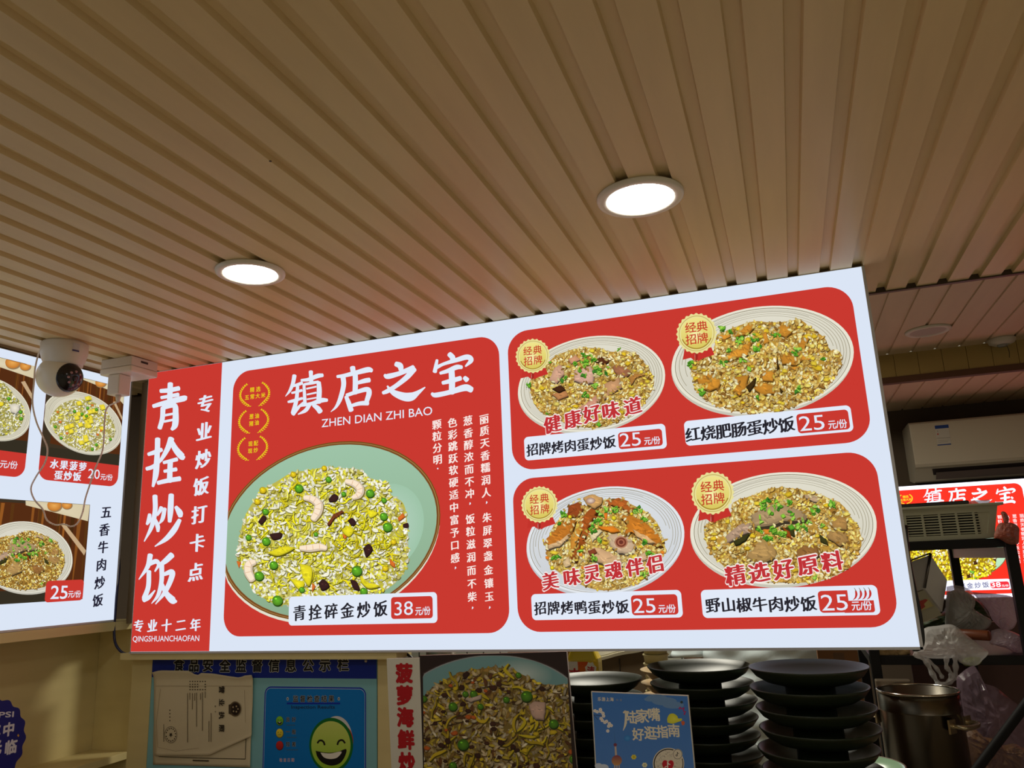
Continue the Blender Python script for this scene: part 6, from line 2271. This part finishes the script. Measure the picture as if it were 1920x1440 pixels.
# printed carton under the pan
pc = thing('printed_carton', 'pale carton with a red dish picture, under the tilted steel pan', 'carton', tuple(at(1720, 1150, 3.05)))
Q = [at(1680 + x / 8, 1020 + y / 8, 3.035) for x, y in ((235, 760), (420, 690), (690, 1060), (330, 1200))]
back = [p + Vector((0.0, 0.04, 0.0)) for p in Q]
MB().add(Q + back, [(0, 3, 2, 1), (4, 5, 6, 7), (0, 1, 5, 4), (1, 2, 6, 5), (2, 3, 7, 6), (3, 0, 4, 7)]).build('box', princ('pale_carton', (150, 144, 120), rough=0.6), pc, world=True)
_lr = thing('tmp', '', '', (0, 3.0345, 0))
a = Art(_lr, (1680, 1020, 8), 0.0004)
a.poly([(260, 900), (480, 820), (560, 930), (300, 1030)], (170, 156, 100))
a.poly([(262, 890), (440, 825), (480, 840), (420, 900), (440, 940), (340, 1010), (290, 985)], (150, 50, 36))
lab = a.build('picture', m_print, pc)
lab.location = Vector((0, 3.0345, 0)) - pc.location
bpy.data.objects.remove(_lr)

# bag of greens, knotted bag, brown rolling pin, lower bag with handles
m_bag = film('clear_bag', (240, 238, 234), 0.42, 0.16)
m_bagp = film('violet_clear_bag', (236, 224, 236), 0.66, 0.25)
m_leaf = princ('dark_leaf', (44, 60, 26), rough=0.5, noise=0.5, scale=30)
m_leaf2 = princ('pale_stem', (120, 130, 66), rough=0.5, noise=0.4, scale=25)
R2 = (1680, 1020, 8)


def r2(*pts):
    return [(1680 + x / 8, 1020 + y / 8) for x, y in pts]


gb = thing('bag_of_greens', 'clear bag of dark green vegetables on the black rack', 'bag of vegetables', tuple(at(1790, 1160, 3.10)))
sheet_px('greens', r2((770, 720), (900, 690), (1060, 720), (1180, 800), (1300, 900), (1400, 1060), (1420, 1120), (1280, 1280), (1000, 1310), (700, 1310), (480, 1290), (360, 1200), (560, 1090), (720, 1000)), 3.15, 0.05, 81, m_leaf, gb, amp=0.03)
sheet_px('bag', r2((760, 640), (900, 620), (1060, 660), (1160, 740), (1180, 860), (1160, 960), (1300, 1060), (1430, 1140), (1400, 1240), (1260, 1310), (1000, 1320), (760, 1310), (740, 1000)), 3.09, 0.05, 82, m_bag, gb, amp=0.02)
kb = thing('knotted_clear_bag', 'knotted violet-tinged clear bag at the right end of the black rack', 'plastic bag', tuple(at(1860, 1150, 3.16)))
sheet_px('bag', r2((1130, 720), (1300, 735), (1480, 745), (1740, 790), (1790, 900), (1825, 1100), (1780, 1240), (1700, 1290), (1590, 1280), (1440, 1130), (1380, 1000), (1260, 860)), 3.26, 0.035, 83, m_bagp, kb, amp=0.02)
sheet_px('tail', r2((1540, 1130), (1640, 1105), (1650, 1190), (1700, 1230), (1680, 1300), (1600, 1290), (1560, 1210)), 3.12, 0.012, 84, m_bagp, kb, amp=0.012)
sheet_px('lower_part', r2((1430, 1300), (1560, 1270), (1740, 1310), (1880, 1380), (1900, 1440), (1905, 1660), (1800, 1640), (1640, 1560), (1500, 1520), (1400, 1480)), 3.08, 0.03, 85, m_bagp, kb, amp=0.02)
rp = thing('rolling_pin', 'dark brown wooden stick lying under the bag of greens', 'rolling pin', tuple(at(1820, 1192, 3.12)))
p0, p1_ = at(1775, 1187, 3.06), at(1856, 1192, 2.99)
MB().tube([p0, p0 + (p1_ - p0) * .5, p1_ - (p1_ - p0) * .02, p1_], [0.016, 0.0165, 0.0165, 0.014], 16).build('stick', princ('brown_wood', (112, 58, 30), rough=0.45), rp, world=True)
R4 = (1620, 1200, 6)


def r4(*pts):
    return [(1620 + x / 6, 1200 + y / 6) for x, y in pts]


hb = thing('clear_carrier_bag', 'crumpled clear carrier bag hanging over the lower rack shelf, handles down', 'plastic bag', tuple(at(1770, 1220, 2.97)))
sheet_px('bag', r4((560, 130), (640, -20), (680, -130), (820, -160), (1000, -170), (1150, -60), (1300, 60), (1400, 140), (1330, 230), (1250, 290), (1090, 260), (1030, 200), (930, 210), (700, 200)), 2.96, 0.035, 91, m_bag, hb, amp=0.022)
for pts_, w_ in (([(560, 150), (690, 230), (760, 360), (830, 480), (870, 505), (960, 470), (1020, 420), (1030, 300), (1020, 180)], .008), ([(700, 210), (800, 300), (870, 400), (880, 430)], .006), ([(930, 190), (930, 300), (980, 380), (960, 460)], .007)):
    P = [at(*p, 2.95) for p in r4(*pts_)]
    mb = MB()
    S = smooth_path(P, 5)
    mb.tube(S, [w_ * (1 + .25 * math.sin(i * 1.3)) for i in range(len(S))], 7, smooth=False)
    mb.build('handle', m_bag, hb, world=True)
sheet_px('vegetable', r4((1090, 250), (1150, 200), (1280, 190), (1330, 220), (1290, 280), (1150, 295)), 2.975, 0.015, 93, m_leaf2, hb, amp=0.01)

gg = thing('ginger', 'knobbly piece of ginger on the lower rack shelf under the sign corner', 'ginger', tuple(at(1668, 1228, 3.03)))
mb = MB()
rg = np.random.default_rng(5)
for i, (x, y, r_) in enumerate(((1643, 1226, .017), (1652, 1228, .020), (1662, 1229, .018), (1671, 1226, .017), (1680, 1229, .016), (1690, 1227, .018), (1699, 1224, .014), (1655, 1221, .012), (1686, 1220, .012))):
    mb.sphere(tuple(at(x, y - 2, 3.03)), r_ * .85, seg=14, rings=9, scale=(1.2, 1, .9), fn=lambda d: 1 + .12 * math.sin(5 * d.x + 4 * d.z + r_ * 900))
mb.build('root', princ('ginger_skin', (176, 150, 104), rough=0.7, noise=0.3, scale=40), gg, world=True)

# stock pot on the bench
pot = thing('stock_pot', 'tall steel stock pot with side handles right of the dark dishes', 'pot', (0.312, 2.79, 0.8605))
prr = 0.114
ph_ = at(1720, 1292, 2.79).z - 0.8605
MB().lathe([(0.0001, 0.0), (prr - .006, 0.0), (prr, 0.006), (prr, ph_ - 0.058), (prr + .0008, ph_ - 0.057), (prr + .0008, ph_ - 0.054), (prr, ph_ - 0.053), (prr, ph_ - 0.004), (prr - .004, ph_ - 0.004), (prr - .004, 0.01), (0.0001, 0.008)], 64).build('body', princ('pot_steel', (112, 107, 98), rough=0.26, metal=1.0), pot)
MB().lathe([(prr - .004, ph_ - 0.003), (prr - .002, ph_ + 0.001), (prr + .003, ph_ + 0.0005), (prr + .004, ph_ - 0.004), (prr, ph_ - 0.005)], 64, closed=True).build('rim', princ('bright_steel', (206, 200, 186), rough=0.15, metal=1.0), pot)
for ang in (-38, 142):
    mm = T((0, 0, ph_ - 0.085), (0, 0, math.radians(ang)))
    mb = MB()
    mb.tube(smooth_path([(prr, -0.042, 0), (prr + .028, -0.042, 0), (prr + .036, -0.028, -.002), (prr + .038, 0, -.003), (prr + .036, .028, -.002), (prr + .028, .042, 0), (prr, .042, 0)], 6), 0.0075, 10, mtx=mm)
    for s_ in (-1, 1):
        mb.box((prr - .002, s_ * .042 - .016, -.02), (prr + .004, s_ * .042 + .016, .018), mtx=mm)
    mb.build('handle', princ('handle_steel', (196, 184, 156), rough=0.25, metal=0.9), pot)
kd = thing('steel_container', 'small steel container half sunk behind the rim of the stock pot', 'container', (0.262, 2.945, 0.8605))
MB().box((-0.055, -0.02, 0), (0.05, 0.02, at(1680, 1276, 2.92).z - 0.8605)).build('body', princ('dull_steel', (120, 106, 90), rough=0.4, metal=0.6), kd, bevel=0.004)

# big bag of noodles and the black rod
nb_ = thing('bag_of_noodles', 'large clear violet-tinged bag with brown food, right of the stock pot', 'bag of food', (0.50, 2.84, 0.8605))
sheet_px('food', r4((1120, 1060), (1240, 1000), (1330, 1080), (1480, 1120), (1560, 1190), (1700, 1170), (1800, 1220), (2000, 1300), (2000, 1700), (1300, 1700), (1180, 1250)), 2.95, 0.035, 95, princ('brown_noodles', (122, 88, 40), rough=0.5, noise=0.6, scale=40, bump=0.5), nb_, amp=0.04)
sheet_px('bag', r4((1040, 480), (1060, 400), (1240, 290), (1330, 470), (1480, 530), (1620, 640), (1780, 760), (1960, 860), (2060, 1200), (2030, 1700), (1250, 1700), (1120, 1100), (1060, 760)), 2.92, 0.05, 96, film('violet_food_bag', (196, 168, 186), 0.22, 0.12), nb_, amp=0.035)
rod = [at(1826, 1450, 2.56), at(1930, 1312, 2.56)]
dv = (rod[1] - rod[0]).normalized()
tag(MB().tube([rod[0] - dv * 0.17, rod[0], rod[1], rod[1] + dv * 0.25], 0.0125, 14).build('black_rod', princ('rod_black', (14, 12, 12), rough=0.65, spec=0.2)), 'black rod leaning diagonally in front of the bag of brown food', 'rod')
mb = MB()
mb.box((0.40, yb + 0.03, 0.75), (0.95, yb + 0.05, 1.30))
bp = thing('dark_red_board', 'dark reddish board behind the bag of brown food', 'board', (0.67, yb + 0.04, 0.0))
mb.build('panel', princ('maroon_panel', (92, 62, 58), rough=0.6), bp, world=True)
MB().box((0.44, yb + 0.03, 0.0), (0.47, yb + 0.05, 0.7495)).build('leg', m_rack, bp, world=True)
MB().box((0.88, yb + 0.03, 0.0), (0.91, yb + 0.05, 0.7495)).build('leg', m_rack, bp, world=True)
